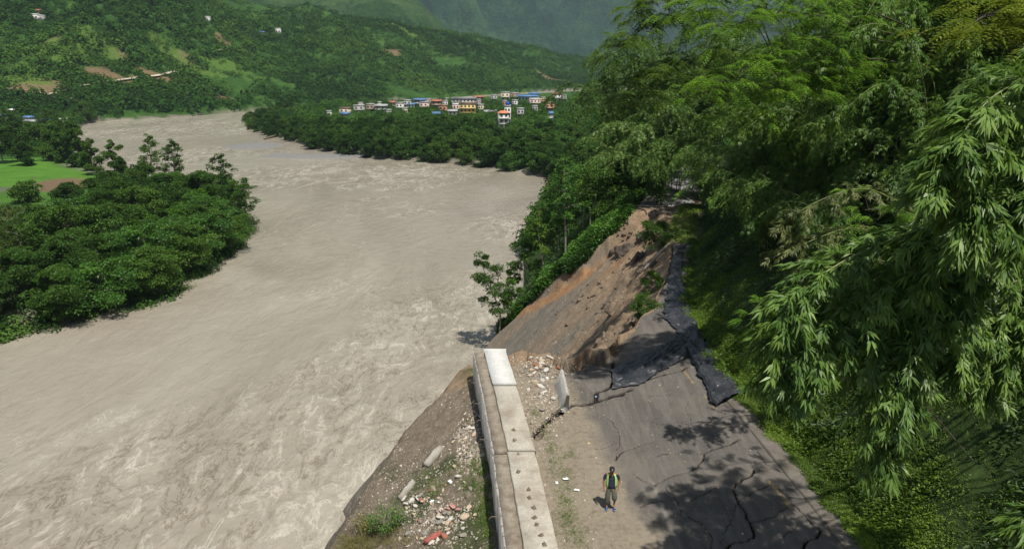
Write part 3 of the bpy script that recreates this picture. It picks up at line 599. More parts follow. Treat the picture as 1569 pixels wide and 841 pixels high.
# ------------------------------------------------------------------ black plastic sheets
def mat_plastic():
    t = NT('black_plastic'); n = t.noise(1.5, 5, .6)
    c = t.ramp(n, (.35, (.022, .024, .028)), (.7, (.050, .053, .060)))
    return t.bsdf(c, t.ramp(t.noise(4), (.3, .24), (.7, .5)), t.bump(t.noise(6, 6, .6, None, 1.5), .5, .05), .5)
M_PLA = mat_plastic()
def hroad(x, y):
    z = h_near(x, y); f = (x > WALL_W(y) - 1) & (x < ROAD_R(y)) & (y < np.interp(x, BREAK[:, 0], BREAK[:, 1])); return np.where(f, 0.0, z)
def sheet(label, Lp, Rp, nu, nv, seed, amp, zoff=.06, along=1.0, lift=None):
    Lp = np.array(Lp, float); Rp = np.array(Rp, float)
    def res(P, n): 
        t = np.linspace(0, 1, len(P)); s = np.linspace(0, 1, n); return np.stack([np.interp(s, t, P[:, k]) for k in range(P.shape[1])], -1)
    L3 = march(Lp[:, 0], Lp[:, 1], hroad, 15, 120, 700); R3 = march(Rp[:, 0], Rp[:, 1], hroad, 15, 120, 700)
    a = res(L3, nv); b = res(R3, nv); s = np.linspace(0, 1, nu)[:, None, None]
    P = a[None] * (1 - s) + b[None] * s; S, T = np.meshgrid(np.linspace(0, 1, nu), np.linspace(0, 1, nv), indexing='ij')
    wob = .34 * fbm(P[..., 0] * 1.3, P[..., 1] * 1.3, seed + 5, 5, .6)
    P[..., 0] += wob * (np.abs(S - .5) > .3); P[..., 1] += .22 * fbm(P[..., 0] * 1.2 + 9, P[..., 1] * 1.2, seed + 6)
    g = hroad(P[..., 0], P[..., 1]); k = 7; g2 = g.copy()
    for _ in range(k): g2 = (np.pad(g2, 1, 'edge')[2:, 1:-1] + np.pad(g2, 1, 'edge')[:-2, 1:-1] + np.pad(g2, 1, 'edge')[1:-1, 2:] + np.pad(g2, 1, 'edge')[1:-1, :-2] + g2) / 5
    g = np.maximum(g, g2)
    dx = P[-1, :, :2] - P[0, :, :2]
    q = S * np.linalg.norm(dx, axis=1)[None]; r = T * np.linalg.norm(a[-1] - a[0])
    w1 = ridged(q * .6 + .8 * fbm(r * .4, q * .4, seed), r * .22 * along, seed + 1, 4, .55); w2 = ridged(q * 2.4, r * .8 * along + q, seed + 2, 4, .6)
    edge = ss(0, .06, S) * ss(1, .94, S)
    P[..., 2] = g + zoff + amp * (ss(.45, .95, w1) + .5 * (w2 - .5) + .35 * (ridged(q * 1.2 + r * .9, r * .9 - q, seed + 3, 4, .6) - .5)) * (.35 + .65 * edge) 
    n = P.shape[0] * P.shape[1]; V = np.concatenate([P.reshape(-1, 3), P.reshape(-1, 3) - [0, 0, .02]])
    f = grid_faces(nu, nv)
    o = mesh_np('plastic_sheet', V[:n], f, M_PLA, None, smooth=True); tag(o, label, 'plastic sheet', 'black plastic sheets over the broken road')
    return o
sheet('narrow black plastic sheet hanging up along the crumbled edge beside the bank', [(1043, 382), (1030, 396), (1024, 415), (1022, 440), (1020, 462), (1016, 488)], [(1053, 374), (1048, 396), (1043, 425), (1050, 452), (1056, 470), (1060, 492)], 50, 200, 401, .2)
sheet('long wide black plastic sheet bunched down the kerb and ditch', [(1014, 486), (1035, 506), (1050, 530), (1062, 560), (1080, 600), (1096, 624)], [(1056, 488), (1068, 503), (1086, 540), (1103, 570), (1124, 590), (1141, 610)], 90, 260, 411, .26, .07)
sheet('crumpled black plastic sheet lying crosswise over the cracked asphalt', [(1046, 512), (1020, 525), (990, 542), (960, 556), (938, 568)], [(1056, 547), (1030, 562), (1003, 574), (980, 590), (938, 597)], 70, 170, 421, .20, .04, 1.4)

# ------------------------------------------------------------------ tilted concrete barrier
def barrier():
    a = at_z(857, 590, 0.); b = at_z(866, 627, 0.); d = b - a; L = np.linalg.norm(d[:2]); rz = math.atan2(d[1], d[0])
    pr = np.array([(-.28, 0), (-.28, .10), (-.12, .34), (-.07, .95), (.07, .95), (.12, .34), (.28, .10), (.28, 0)]); n = 9
    A, B = np.meshgrid(np.arange(8), np.linspace(0, L, n), indexing='ij'); V = np.stack([B, pr[A, 0], pr[A, 1]], -1).reshape(-1, 3) + rng.normal(0, .008, (8 * n, 3))
    last = np.stack([7 * n + np.arange(n - 1), np.arange(n - 1), np.arange(1, n), 7 * n + np.arange(1, n)], -1)
    caps = [np.array([[k * n for k in range(8)]]), np.array([[k * n + n - 1 for k in range(8)][::-1]])]
    o = mesh_np('concrete_barrier', V, [grid_faces(8, n), last] + caps, concrete('barrier_concrete', (.40, .39, .36), (.2, .18, .15), .5, 2)); o.location = (a[0], a[1], -.03)
    o.rotation_euler = (math.radians(-7), math.radians(3), rz); tag(o, 'grey concrete road barrier tilting over the wide crack', 'barrier')
barrier()

# ------------------------------------------------------------------ rubble
def rock(seed, flat=.7, ang=1.0, sub=2):
    r = np.random.default_rng(seed); import bmesh
    bm = bmesh.new(); bmesh.ops.create_icosphere(bm, subdivisions=sub, radius=.5); V = np.array([v.co[:] for v in bm.verts]); F = np.array([[v.index for v in f.verts] for f in bm.faces]); bm.free()
    for _ in range(7):
        n = r.normal(size=3); n /= np.linalg.norm(n); c = r.uniform(.24, .42); d = V @ n; V = V - np.outer(np.maximum(d - c, 0), n)
    return V * [1, r.uniform(.6, .95), flat * r.uniform(.6, 1)] , F
M_ROCK = concrete('grey_stone', (.27, .25, .22), (.13, .11, .09), .6, 3); M_WHT = simple('white_rubble', (.46, .44, .39), .9, .2, 9); M_BRK = simple('brick_red', (.27, .11, .075), .9, .3, 12)
M_PKB = simple('pink_slab', (.42, .22, .19), .9, .3, 12); M_TRS = simple('white_plastic', (.72, .73, .74), .5, .1, 9); M_TAN = simple('tan_stone', (.42, .34, .24), .9, .25, 9)
def hall(x, y):
    return np.where((x > WALL_W(y) - .2) & (x < ROAD_R(y)) & (y < np.interp(x, BREAK[:, 0], BREAK[:, 1])), 0.04, h_near(x, y))
ROCKS = {k: [mesh_np(k, *rock(s, fl), m) for s in range(3)] for k, m, fl in (('stone', M_ROCK, .7), ('concrete_chunk', M_WHT, .6), ('brick', M_BRK, .45), ('red_slab', M_PKB, .3), ('tan_stone', M_TAN, .7))}
USED = set()
def put(kind, u, v, size, label, group, cat):
    p = march([u], [v], hall, 14, 120, 900)[0]; src = ROCKS[kind][rng.integers(3)]
    if src.name not in USED: USED.add(src.name); o = src
    else: o = src.copy(); COL.objects.link(o)
    o.location = (p[0], p[1], p[2] + size * .12); o.rotation_euler = (rng.normal(0, .25), rng.normal(0, .25), rng.uniform(0, 6.3)); o.scale = (size, size * rng.uniform(.6, 1), size * rng.uniform(.7, 1.1))
    tag(o, label, cat, group); return o
for (u, v, s) in [(619, 764, .42), (631, 769, .5), (641, 764, .38), (624, 773, .45), (648, 768, .35), (636, 776, .36)]:
    put('concrete_chunk', u, v, s, 'cream concrete lump in the small heap at the top of the debris slope', 'cream lumps at the top of the heap', 'concrete lump')
for k in range(80):
    u, v = rng.normal(672, 26), rng.normal(792, 24)
    if v > 838 or u > 745: continue
    kd = ['stone', 'tan_stone', 'concrete_chunk', 'brick', 'red_slab'][rng.choice(5, p=[.3, .25, .2, .13, .12])]
    lab = {'stone': 'grey stone among the rubble below the wall', 'tan_stone': 'tan stone among the rubble below the wall', 'concrete_chunk': 'white concrete fragment among the rubble below the wall', 'brick': 'broken red brick among the rubble below the wall', 'red_slab': 'pinkish broken slab among the rubble below the wall'}[kd]
    put(kd, u, v, float(np.clip(rng.lognormal(-1.35, .35), .12, .5)), lab, lab.split(' among')[0] + 's below the wall', 'rubble piece')
for k in range(44):
    f = rng.uniform(0, 1); u, v = 700 + 38 * f + rng.normal(0, 13), 712 - 62 * f + rng.normal(0, 14)
    if u > 743: continue
    kd = ['stone', 'tan_stone', 'concrete_chunk'][rng.choice(3, p=[.45, .2, .35])]
    lab = {'stone': 'grey stone in the rubble strip at the foot of the wall', 'tan_stone': 'tan stone in the rubble strip at the foot of the wall', 'concrete_chunk': 'white concrete fragment in the rubble strip at the foot of the wall'}[kd]
    put(kd, u, v, float(np.clip(rng.lognormal(-1.45, .4), .1, .5)), lab, lab.split(' in the')[0] + 's at the foot of the wall', 'rubble piece')
for k in range(120):
    u, v = rng.normal(827, 15), rng.normal(573, 24)
    if u < 798 or v < 543: continue
    kd = ['stone', 'tan_stone', 'concrete_chunk', 'brick'][rng.choice(4, p=[.35, .15, .42, .08])]
    lab = {'stone': 'grey stone in the loose heap between wall end and barrier', 'tan_stone': 'tan stone in the loose heap between wall end and barrier', 'concrete_chunk': 'white rubble piece in the loose heap between wall end and barrier', 'brick': 'red brick piece in the loose heap between wall end and barrier'}[kd]
    put(kd, u, v, float(np.clip(rng.lognormal(-1.4, .42), .1, .6)), lab, lab.split(' in the')[0] + 's between wall end and barrier', 'rubble piece')
def bar3(name, u0, v0, u1, v1, r, mat, label, cat, k=4, lift=.12):
    P = march([u0, u1], [v0, v1], hall, 14, 120, 900); P[:, 2] += lift; m = MB(); o = P.mean(0); n = 7
    Q = P[:1] + (P[1:] - P[:1]) * np.linspace(0, 1, n)[:, None] - o; Q[1:-1] += rng.normal(0, r * .12, (n - 2, 3)); m.tube(Q, [r * x for x in (.8, .95, 1, 1.02, 1, .95, .8)], k)
    ob = m.build(name, mat); ob.location = o; return tag(ob, label, cat)
bar3('concrete_post', 676, 688, 652, 716, .26, M_CONC, 'broken concrete post end lying on the debris slope above the white plastic', 'concrete post')
bar3('concrete_post', 634, 738, 612, 765, .2, M_CONC, 'lower broken concrete post half buried in the debris slope', 'concrete post', lift=.05)
bar3('metal_sheet', 650, 834, 676, 818, .16, simple('rusted_red_sheet', (.30, .09, .07), .7, .4, 6), 'rusty red metal sheet lying at the edge of the rubble', 'metal sheet')
bar3('tree_trunk', 985, 420, 1026, 378, .14, simple('grey_log', (.30, .26, .21), .9, .3, 3), 'fallen bare log leaning across the top of the landslide', 'log', 7, .35)
def litter(u, v, s, label, seed, mat=None):
    p = march([u], [v], hall, 14, 120, 900)[0]; n = 12; A, B = np.meshgrid(np.linspace(-.5, .5, n), np.linspace(-.5, .5, n), indexing='ij')
    rr = np.hypot(A, B); V = np.stack([A + .15 * fbm(A * 4, B * 4, seed), (B + .15 * fbm(A * 4, B * 4, seed + 1)) * .6, .12 + .28 * (ridged(A * 3, B * 3, seed + 2, 3) - .5) * (rr < .5) - .15 * rr], -1)
    s = s * .6
    o = mesh_np('litter', V.reshape(-1, 3) * s, grid_faces(n, n), mat or M_TRS, smooth=True); o.location = (p[0], p[1], p[2] + .02 + .03 * s); o.rotation_euler = (0, 0, rng.uniform(0, 6)); tag(o, label, 'litter')
litter(867, 734, .38, 'crumpled white plastic bag on the grassy edge near the wall', 501); litter(853, 740, .3, 'torn white plastic strip left of the crumpled bag near the wall', 502)
litter(884, 751, .34, 'flattened pale wrapper on the dirt beside the man', 503); litter(663, 700, .9, 'white plastic sacking caught under the broken concrete post', 504)
litter(735, 638, .5, 'white sack against the foot of the far wall length', 505); litter(662, 768, .35, 'white rag on the rubble below the wall', 506); litter(690, 738, .45, 'white paper on the grass between the two rubble patches', 507)
litter(913, 608, .25, 'blue scrap lying on the asphalt beside the main crack', 508, simple('blue_scrap', (.2, .3, .5)))
litter(838, 580, .45, 'white sheet scrap beside the barrier in the loose heap', 509); litter(673, 783, .5, 'grey tile lying on the rubble below the wall', 510, M_ROCK)

# fine gravel nobody could count
def scatter_bits(name, zone_fn, n, smin, smax, mat, cols=None):
    P = zone_fn(n); k = len(P); base = np.array([[0, 0, .6], [.6, 0, -.1], [-.3, .5, -.1], [-.3, -.5, -.1], [.1, .1, .35]])
    T = np.array([[0, 1, 2], [0, 2, 3], [0, 3, 1]]); a = rng.uniform(0, 6.28, k); s = rng.uniform(smin, smax, k) * rng.lognormal(0, .4, k)
    b = base[:4][None] * (1 + rng.normal(0, .25, (k, 4, 3))); ca, sa = np.cos(a), np.sin(a)
    V = np.stack([b[..., 0] * ca[:, None] - b[..., 1] * sa[:, None], b[..., 0] * sa[:, None] + b[..., 1] * ca[:, None], b[..., 2]], -1) * s[:, None, None] + P[:, None]
    F = (T[None] + np.arange(k)[:, None, None] * 4).reshape(-1, 3)
    return tag(mesh_np(name, V.reshape(-1, 3), F, mat, attrs=dict(tint=np.repeat(rng.uniform(0, 1, k), 4))), kind='stuff')
def mat_gravel():
    t = NT('mixed_gravel'); c = t.ramp(t.attr('tint'), (0, (.10, .085, .065)), (.4, (.24, .20, .15)), (.75, (.32, .28, .225)), (.98, (.48, .44, .38))); return t.bsdf(c, .9)
M_GRV = mat_gravel()
def z_left(n):
    u = rng.uniform(515, 760, n); v = rng.uniform(600, 845, n); P = march(u, v, hall, 20, 80, 260); dens = ss(-.15, .4, fbm(P[:, 0] * .6, P[:, 1] * .6, 611)); ok = (P[:, 0] < WALL_W(P[:, 1]) - 1.95) & (rng.uniform(0, 1, n) < .15 + dens) & (P[:, 2] > -8); return P[ok]
def z_shoulder(n):
    y = rng.uniform(18, 36.5, n); w = WALL_W(y); x = w + rng.exponential(1.2, n); m = rng.uniform(0, 1, n) < .35 + .65 * (y > 30); P = np.stack([x, y, 0 * x + .02], -1); return P[m & (x < 4)]
def z_heap(n):
    u = rng.normal(826, 20, n); v = rng.normal(590, 42, n); P = march(u, v, hall, 20, 80, 260); ok = (P[:, 0] > WALL_W(P[:, 1]) + .02) & (v > 545) & (P[:, 2] > -.2); return P[ok]
def z_debris(n):
    k = n // 3; u = np.concatenate([rng.normal(668, 30, k), 700 + 36 * rng.uniform(0, 1, k), rng.uniform(730, 746, k)]); v = np.concatenate([rng.normal(795, 26, k), 0 * rng.uniform(0, 1, k) + rng.normal(685, 26, k), rng.uniform(620, 720, k)]); P = march(u, v, hall, 20, 80, 260); return P[(P[:, 0] < WALL_W(P[:, 1]) - 1.95) & (P[:, 2] > -6.5)]
scatter_bits('rubble', z_heap, 1700, .025, .09, M_GRV); scatter_bits('rubble', z_debris, 3000, .03, .11, M_GRV)
scatter_bits('gravel', z_left, 9000, .02, .06, M_GRV); scatter_bits('gravel', z_shoulder, 5500, .015, .045, M_GRV)
def z_road(n):
    y = rng.uniform(18, 40, n); x = rng.uniform(2, 11, n); ok = x < ROAD_R(y); return np.stack([x, y, 0 * x + .01], -1)[ok]
scatter_bits('leaf_litter', z_road, 300, .018, .036, simple('dry_leaves', (.50, .38, .20), .9, .4, 3))
def z_scar(n):
    u = rng.uniform(760, 1030, n); v = rng.uniform(330, 545, n); P = march(u, v, hall, 30, 110, 260); ok = (P[:, 1] > 42) & (P[:, 1] < rim_y(P[:, 0])) & (P[:, 2] < -.3) & (fbm(P[:, 0] * .3, P[:, 1] * .3, 615) > -.05); return P[ok]
scatter_bits('gravel', z_scar, 9000, .03, .11, simple('scar_gravel', (.17, .15, .12), .9, .5, .7))

M_CLOD = simple('earth_clod', (.15, .115, .08), .95, .45, 2.5)
CLOD = []
for k in range(4):
    V_, F_ = rock(700 + k, .9, sub=3); V_ = V_ * (1 + .45 * fbm(V_[:, 0] * 4 + k, V_[:, 1] * 4 + V_[:, 2] * 3, 760 + k, 4, .7))[:, None]; CLOD.append((V_, F_))
CLODS = [mesh_np('earth_clod', v_, f_, M_CLOD) for v_, f_ in CLOD]
for k in range(70):
    u, v = (rng.uniform(900, 1010), rng.uniform(350, 530)) if k % 3 else (rng.uniform(800, 960), rng.uniform(390, 500))
    p = march([u], [v], hall, 30, 110, 700)[0]
    if not (42 < p[1] < rim_y(p[0]) and p[2] < -.4 and p[0] < np.interp(p[1], BREAK[7:, 1], BREAK[7:, 0])): continue
    s_ = float(np.clip(rng.lognormal(-.75, .4), .25, 1.1))
    o = (CLODS[k % 4].copy() if CLODS[k % 4].name in USED else CLODS[k % 4])
    if o is not CLODS[k % 4]: COL.objects.link(o)
    USED.add(CLODS[k % 4].name); o.location = (p[0], p[1], p[2] + .1 * s_); o.scale = (s_, s_ * rng.uniform(.6, 1), s_ * rng.uniform(.6, 1)); o.rotation_euler = (rng.normal(0, .4), rng.normal(0, .4), rng.uniform(0, 6.3))
    tag(o, 'brown earth clod lying on the face of the landslide', 'earth clod', 'earth clods on the landslide')
# ------------------------------------------------------------------ houses
def paint(n, c, r=.8): return simple(n, c, r, .15, 1.5)
HM = {k: paint('wall_' + k, c) for k, c in dict(cream=(.50, .44, .33), white=(.54, .53, .49), grey=(.34, .33, .31), pink=(.58, .42, .38), brown=(.25, .17, .12), yellow=(.55, .42, .18), brick=(.36, .17, .11)).items()}
RM = {k: paint('roof_' + k, c, .5) for k, c in dict(blue=(.08, .17, .33), red=(.32, .12, .08), orange=(.55, .20, .10), grey=(.33, .33, .32), brown=(.22, .14, .1), white=(.65, .65, .63), rust=(.33, .12, .07)).items()}
M_WIN = simple('dark_window', (.035, .04, .05), .25, .2, 2, spec=.5); M_TANK = simple('blue_tank', (.02, .08, .5), .4, .1, 2)
HOUSE_XY = []
def house(label, u0, u1, v0, v1, wall, roof, rtype='flat', floors=2, hf=h_valley, push=2.5, rise=.9, balcony=False, tank=False):
    p = march([(u0 + u1) / 2], [v1 + push], hf, 60, 1500, 900)[0]; t = p[1] / rays((u0 + u1) / 2, v1)[1]; k = t / FPX
    W = (u1 - u0) * k; top = at_y((u0 + u1) / 2, v0, p[1])[2]; H = max(2.4, top - p[2]); D = max(4.0, W * .75); HOUSE_XY.append((p[0], p[1], W)); root = empty('house', (p[0], p[1] + D / 2, p[2]), float(rng.uniform(-.22, .22))); tag(root, label, 'house')
    R_ = rise if rtype != 'flat' else .3; hw = H - R_; m = MB().box((0, 0, hw / 2 - .5), (W * .94, D * .94, hw + 1)); m.build('wall', HM[wall], root)
    r = MB()
    if rtype == 'flat': r.box((0, 0, hw + .1), (W, D, .2)); [r.box((sx * W * .48, 0, hw + .45), (.15, D * .96, .5)) for sx in (-1, 1)]; r.box((0, -D * .48, hw + .45), (W * .97, .15, .5)); r.box((0, D * .48, hw + .45), (W * .97, .15, .5))
    else:
        a, b, z = W * .56, D * .57, hw; e = rise; V = [(-a, -b, z), (a, -b, z), (a, b, z), (-a, b, z), (-a * (.98 if rtype == 'gable' else .4), 0, z + e), (a * (.98 if rtype == 'gable' else .4), 0, z + e)]
        V += [(x, y, z_ - .12) for x, y, z_ in V[:4]]; r.add(V, [[0, 1, 5, 4], [2, 3, 4, 5], [0, 6, 7, 1], [1, 7, 8, 2], [2, 8, 9, 3], [3, 9, 6, 0], [9, 8, 7, 6]], [[1, 2, 5], [3, 0, 4]])
    r.build('roof', RM[roof], root)
    fh = max(2.4, hw / floors); n = max(2, int(W / 2.4))
    for f in range(floors):
        z = hw - fh * (f + .48)
        if z < .3: continue
        for q in range(n):
            x = (q + .5) / n * W * .9 - W * .45; MB().box((x, -D * .47 - .015, z), (min(1.0, W / n * .5), .07, fh * .42)).build('window', M_WIN, root)
        if balcony or f < floors - 1: MB().box((0, -D * .47 - .45, hw - fh * (f + 1) + .1), (W * .96, .9, .16)).build('balcony' if balcony else 'floor_slab', HM['white'] if not balcony else HM['yellow'], root)
    if tank: MB().tube([(0, 0, hw + .3), (0, 0, hw + 1.9), (0, 0, hw + 2.3)], [.8, .8, .4], 10).build('water_tank', M_TANK, root)
    return root
for a in [('small cream house at the left end of the village', 520, 536, 166, 174, 'cream', 'brown'), ('low shed with a blue roof in front of the cream house', 523, 533, 172, 176, 'grey', 'blue', 'gable', 1),
          ('long grey house second from the left in the village', 541, 558, 162, 169, 'grey', 'grey'), ('weathered grey brown house right of the long grey one', 561, 573, 160, 169, 'brown', 'grey'), ('grey roofed row house before the trees of the village', 574, 592, 160, 168, 'grey', 'grey', 'gable'),
          ('white house with greenish side, left of the blue roofs', 607, 618, 158, 168, 'white', 'grey', 'flat', 2), ('grey house behind the low blue roof', 618, 630, 154, 164, 'grey', 'grey'), ('low house with a short blue roof in the village', 624, 635, 158, 164, 'white', 'blue', 'gable', 1),
          ('house under the widest blue roof of the left cluster', 634, 651, 151, 162, 'grey', 'blue', 'gable', 2), ('pale pink house right of the left blue roofs', 643, 657, 157, 165, 'pink', 'grey'), ('brown house with a rusty roof in the middle of the village', 660, 676, 153, 164, 'brown', 'rust', 'gable'),
          ('brick coloured house left of the yellow building', 672, 685, 162, 171, 'brick', 'brown'), ('small shed with a bright blue roof among the trees', 662, 674, 172, 176, 'grey', 'blue', 'gable', 1), ('wide grey concrete building behind the yellow one', 692, 729, 151, 162, 'grey', 'grey', 'flat', 3),
          ('narrow pink white house touching the yellow building', 693, 703, 160, 170, 'pink', 'white'), ('low grey roofed house in front of the pink white one', 686, 700, 168, 175, 'grey', 'grey', 'gable', 1), ('house with a dull red roof at the back of the village', 726, 741, 147, 154, 'brown', 'rust', 'gable', 1),
          ('low grey sheds between the yellow building and the orange roof', 742, 760, 169, 173, 'grey', 'grey', 'gable', 1), ('cream house at the back right of the village', 767, 781, 142, 153, 'cream', 'grey', 'flat', 2), ('grey brown house next to the cream one at the back', 782, 795, 143, 151, 'brown', 'grey'),
          ('long hall under the largest blue roof', 794, 823, 146, 154, 'white', 'blue', 'gable', 1), ('house with a blue roof behind the long blue hall', 811, 825, 142, 149, 'grey', 'blue', 'gable', 1), ('pinkish white house below the long blue hall', 811, 828, 152, 160, 'pink', 'white'),
          ('white house with a red roof at the right end of the village', 847, 860, 142, 154, 'white', 'red', 'gable'), ('brown brick house beside the bamboo at the village end', 835, 850, 158, 170, 'brick', 'brown'), ('grey house right of the orange roofed one', 792, 803, 167, 178, 'grey', 'grey'),
          ('narrow white house with a blue front roof near the bamboo', 841, 848, 171, 182, 'white', 'blue', 'gable'), ('lone grey roof sunk among the trees below the village', 634, 644, 181, 185, 'grey', 'grey', 'gable', 1), ('pale lone roof in the trees at the lower left of the village', 544, 552, 192, 196, 'white', 'white', 'gable', 1),
          ('white house on the far left hill slope', 48, 58, 22, 28, 'white', 'white', 'flat', 1), ('pale house beside the white one on the left hill', 58, 66, 24, 29, 'grey', 'white', 'flat', 1), ('house with a red roof high on the left hill', 51, 60, 14, 19, 'pink', 'rust', 'gable', 1), ('whitish house near the top of the hill behind the river', 313, 321, 26, 31, 'white', 'white', 'flat', 1),
          ('hill house with a blue roof on the ridge', 396, 404, 48, 53, 'grey', 'blue', 'gable', 1), ('white house on the ridge right of the blue roofed one', 422, 430, 44, 50, 'white', 'white', 'flat', 1), ('blue roofed hut halfway up the left hill', 180, 187, 63, 67, 'grey', 'blue', 'gable', 1)]:
    house(*a)
for a in [('grey concrete house squeezed between the weathered house and the row house', 578, 584, 157, 162, 'grey', 'grey'), ('small pink house behind the long grey one', 548, 556, 158, 163, 'pink', 'grey'), ('tiny white house in the trees left of the village', 500, 507, 171, 175, 'white', 'grey'), ('grey flat house behind the widest blue roof', 652, 660, 152, 158, 'grey', 'grey'), ('small white house between the brown and the brick coloured house', 678, 686, 155, 161, 'white', 'grey'), ('narrow grey house right of the wide grey building', 730, 737, 153, 160, 'grey', 'grey'), ('cream house right of the yellow building', 733, 741, 161, 168, 'cream', 'grey'), ('grey house at the back left of the cream one', 752, 762, 146, 152, 'grey', 'grey'), ('small brick house below the cream back house', 770, 777, 155, 161, 'brick', 'grey'), ('white house between orange roof and long blue hall', 785, 793, 154, 161, 'white', 'grey'), ('little grey house under the pinkish white one', 815, 824, 163, 169, 'grey', 'grey'), ('yellow little house near the right end of the village', 829, 836, 150, 157, 'yellow', 'grey'), ('grey house touching the bamboo at the back right', 860, 868, 146, 154, 'grey', 'grey'), ('small rusty roofed house left of the white greenish one', 597, 605, 155, 161, 'brown', 'rust'), ('low pale house in front of the brown row', 590, 599, 169, 173, 'white', 'grey'), ('pale house left of the low blue roof behind trees', 618, 624, 166, 171, 'cream', 'grey')]:
    house(*a, 'gable' if a[6] == 'rust' else 'flat', 1 if a[4] - a[3] < 6 else 2)
house('yellow three storey building with balconies in the village centre', 703, 729, 159, 173, 'yellow', 'brown', 'flat', 3, balcony=True)
house('tall white house with an orange roof standing above the trees', 763, 779, 170, 192, 'white', 'orange', 'hip', 4, push=6, rise=1.0)
house('white stair tower with a blue tank next to the orange roof', 773, 783, 163, 178, 'white', 'grey', 'flat', 3, push=14, tank=True)
for a in [('white shrine like tower in the hamlet on the left bank', 14, 20, 167, 180, 'white', 'white', 'hip', 2), ('cream house with a pale blue roof in the left hamlet', 36, 48, 178, 188, 'cream', 'blue', 'gable', 1), ('long low house with a rusty roof in the left hamlet', 38, 63, 184, 192, 'white', 'grey', 'gable', 1),
          ('small blue roofed house at the right of the left hamlet', 58, 72, 182, 189, 'white', 'blue', 'gable', 1), ('tiny white house right of the left hamlet', 91, 98, 183, 188, 'white', 'white', 'flat', 1), ('blue roof at the very left edge of the hamlet', -2, 5, 175, 181, 'grey', 'blue', 'gable', 1)]:
    house(*a, rise=.7, push=4)
# ------------------------------------------------------------------ plants
def unit(v): return v / (np.linalg.norm(v, axis=-1, keepdims=True) + 1e-9)
def leaf_quads(P, D, N, L, W, fold=.25, droop=.15):
    """lanceolate leaves: one creased four-sided blade each"""
    D = unit(D); S = unit(np.cross(D, N)); U = np.cross(S, D); L = np.asarray(L)[:, None]; W = np.asarray(W)[:, None]
    m = P + D * L * .42 + U * W * fold
    tip = P + D * L + np.array([0, 0, -1.0]) * L * droop
    V = np.stack([P, m - S * W * .5, tip, m + S * W * .5], 1)
    return V.reshape(-1, 3), np.arange(len(P) * 4).reshape(-1, 4)
def fans(P, D, k, L, W, spread=.75, r=None, tint=None):
    """a fan of k blades at every point P, hanging along D"""
    n = len(P); D = unit(D + rng.normal(0, .22, (n, 3))); up = rng.normal(0, .35, (n, 3)) + [0, 0, 1.0]; S = unit(np.cross(D, up)); U = np.cross(S, D)
    a = (np.linspace(-1, 1, k)[None] * spread + rng.normal(0, .13, (n, k)))[..., None]
    DD = D[:, None] * np.cos(a) + S[:, None] * np.sin(a) + U[:, None] * rng.normal(0, .16, (n, k, 1))
    l = L * rng.uniform(.65, 1.15, (n, k)) * (1 - .25 * np.abs(a[..., 0])); NN = U[:, None] + rng.normal(0, .3, (n, k, 3))
    PP = P[:, None] + DD * .02
    V, F = leaf_quads(np.broadcast_to(PP, DD.shape).reshape(-1, 3), DD.reshape(-1, 3), NN.reshape(-1, 3), l.ravel(), np.full(n * k, W) * rng.uniform(.8, 1.2, n * k))
    t = np.repeat(np.clip((tint if tint is not None else rng.uniform(.2, .8, n))[:, None] + rng.normal(0, .10, (n, k)), 0, 1).ravel(), 4)
    return V, F, t
def join(parts):
    V = []; F = []; T = []; n = 0
    for v, f, t in parts: V.append(v); F.append(f + n); T.append(t); n += len(v)
    return np.concatenate(V), np.concatenate(F), np.concatenate(T)
def catmull(P, n):
    P = np.asarray(P, float); Q = np.vstack([2 * P[0] - P[1], P, 2 * P[-1] - P[-2]]); o = []
    m = len(P) - 1
    for t in np.linspace(0, m - 1e-6, n):
        i = int(t); f = t - i; a, b, c, d = Q[i], Q[i + 1], Q[i + 2], Q[i + 3]
        o.append(.5 * ((2 * b) + (-a + c) * f + (2 * a - 5 * b + 4 * c - d) * f * f + (-a + 3 * b - 3 * c + d) * f ** 3))
    return np.array(o)
def culm_foliage(path, t0, nb, blen, leafL, leafW, fan_per, k=6, droop=1.0):
    """drooping side twigs all along a culm, a fan of blades at every node"""
    n = len(path); idx = rng.uniform(t0, 1, nb) ** .9 * (n - 1); i = idx.astype(int).clip(0, n - 2); f = (idx - i)[:, None]
    B = path[i] * (1 - f) + path[i + 1] * f; T = unit(path[i + 1] - path[i])
    out = rng.normal(0, 1, (nb, 3)); out[:, 2] = np.abs(out[:, 2]) * .3; out = unit(out - T * (out * T).sum(1, keepdims=True) + T * .55)
    ln = blen * rng.uniform(.45, 1.1, (nb, 1)) * (1.05 - .55 * ((idx / (n - 1)) ** 2)[:, None]); s = np.linspace(.15, 1, fan_per)[None, :, None]
    P = B[:, None] + out[:, None] * ln[:, None] * s + np.array([0, 0, -1.0]) * (ln[:, None] * s ** 2 * .65 * droop)
    D = out[:, None] * .8 + np.array([0, 0, -1.0]) * (.10 + s * 1.0 * droop) + 0 * P
    tint = np.repeat(rng.uniform(.15, .75, nb), fan_per) + .15 * np.tile(np.linspace(0, 1, fan_per), nb)
    return fans(P.reshape(-1, 3), D.reshape(-1, 3), k, leafL, leafW, tint=tint), (B, out, ln)
def twigs(mb, info, r, step=3):
    B, out, ln = info
    for b, o, l in list(zip(B, out, ln))[::step]:
        s = np.linspace(0, 1, 5)[:, None]; mb.tube(b + o * l * s + np.array([0, 0, -1.0]) * l * s ** 2 * .6, np.linspace(r, r * .35, 5), 3, False)

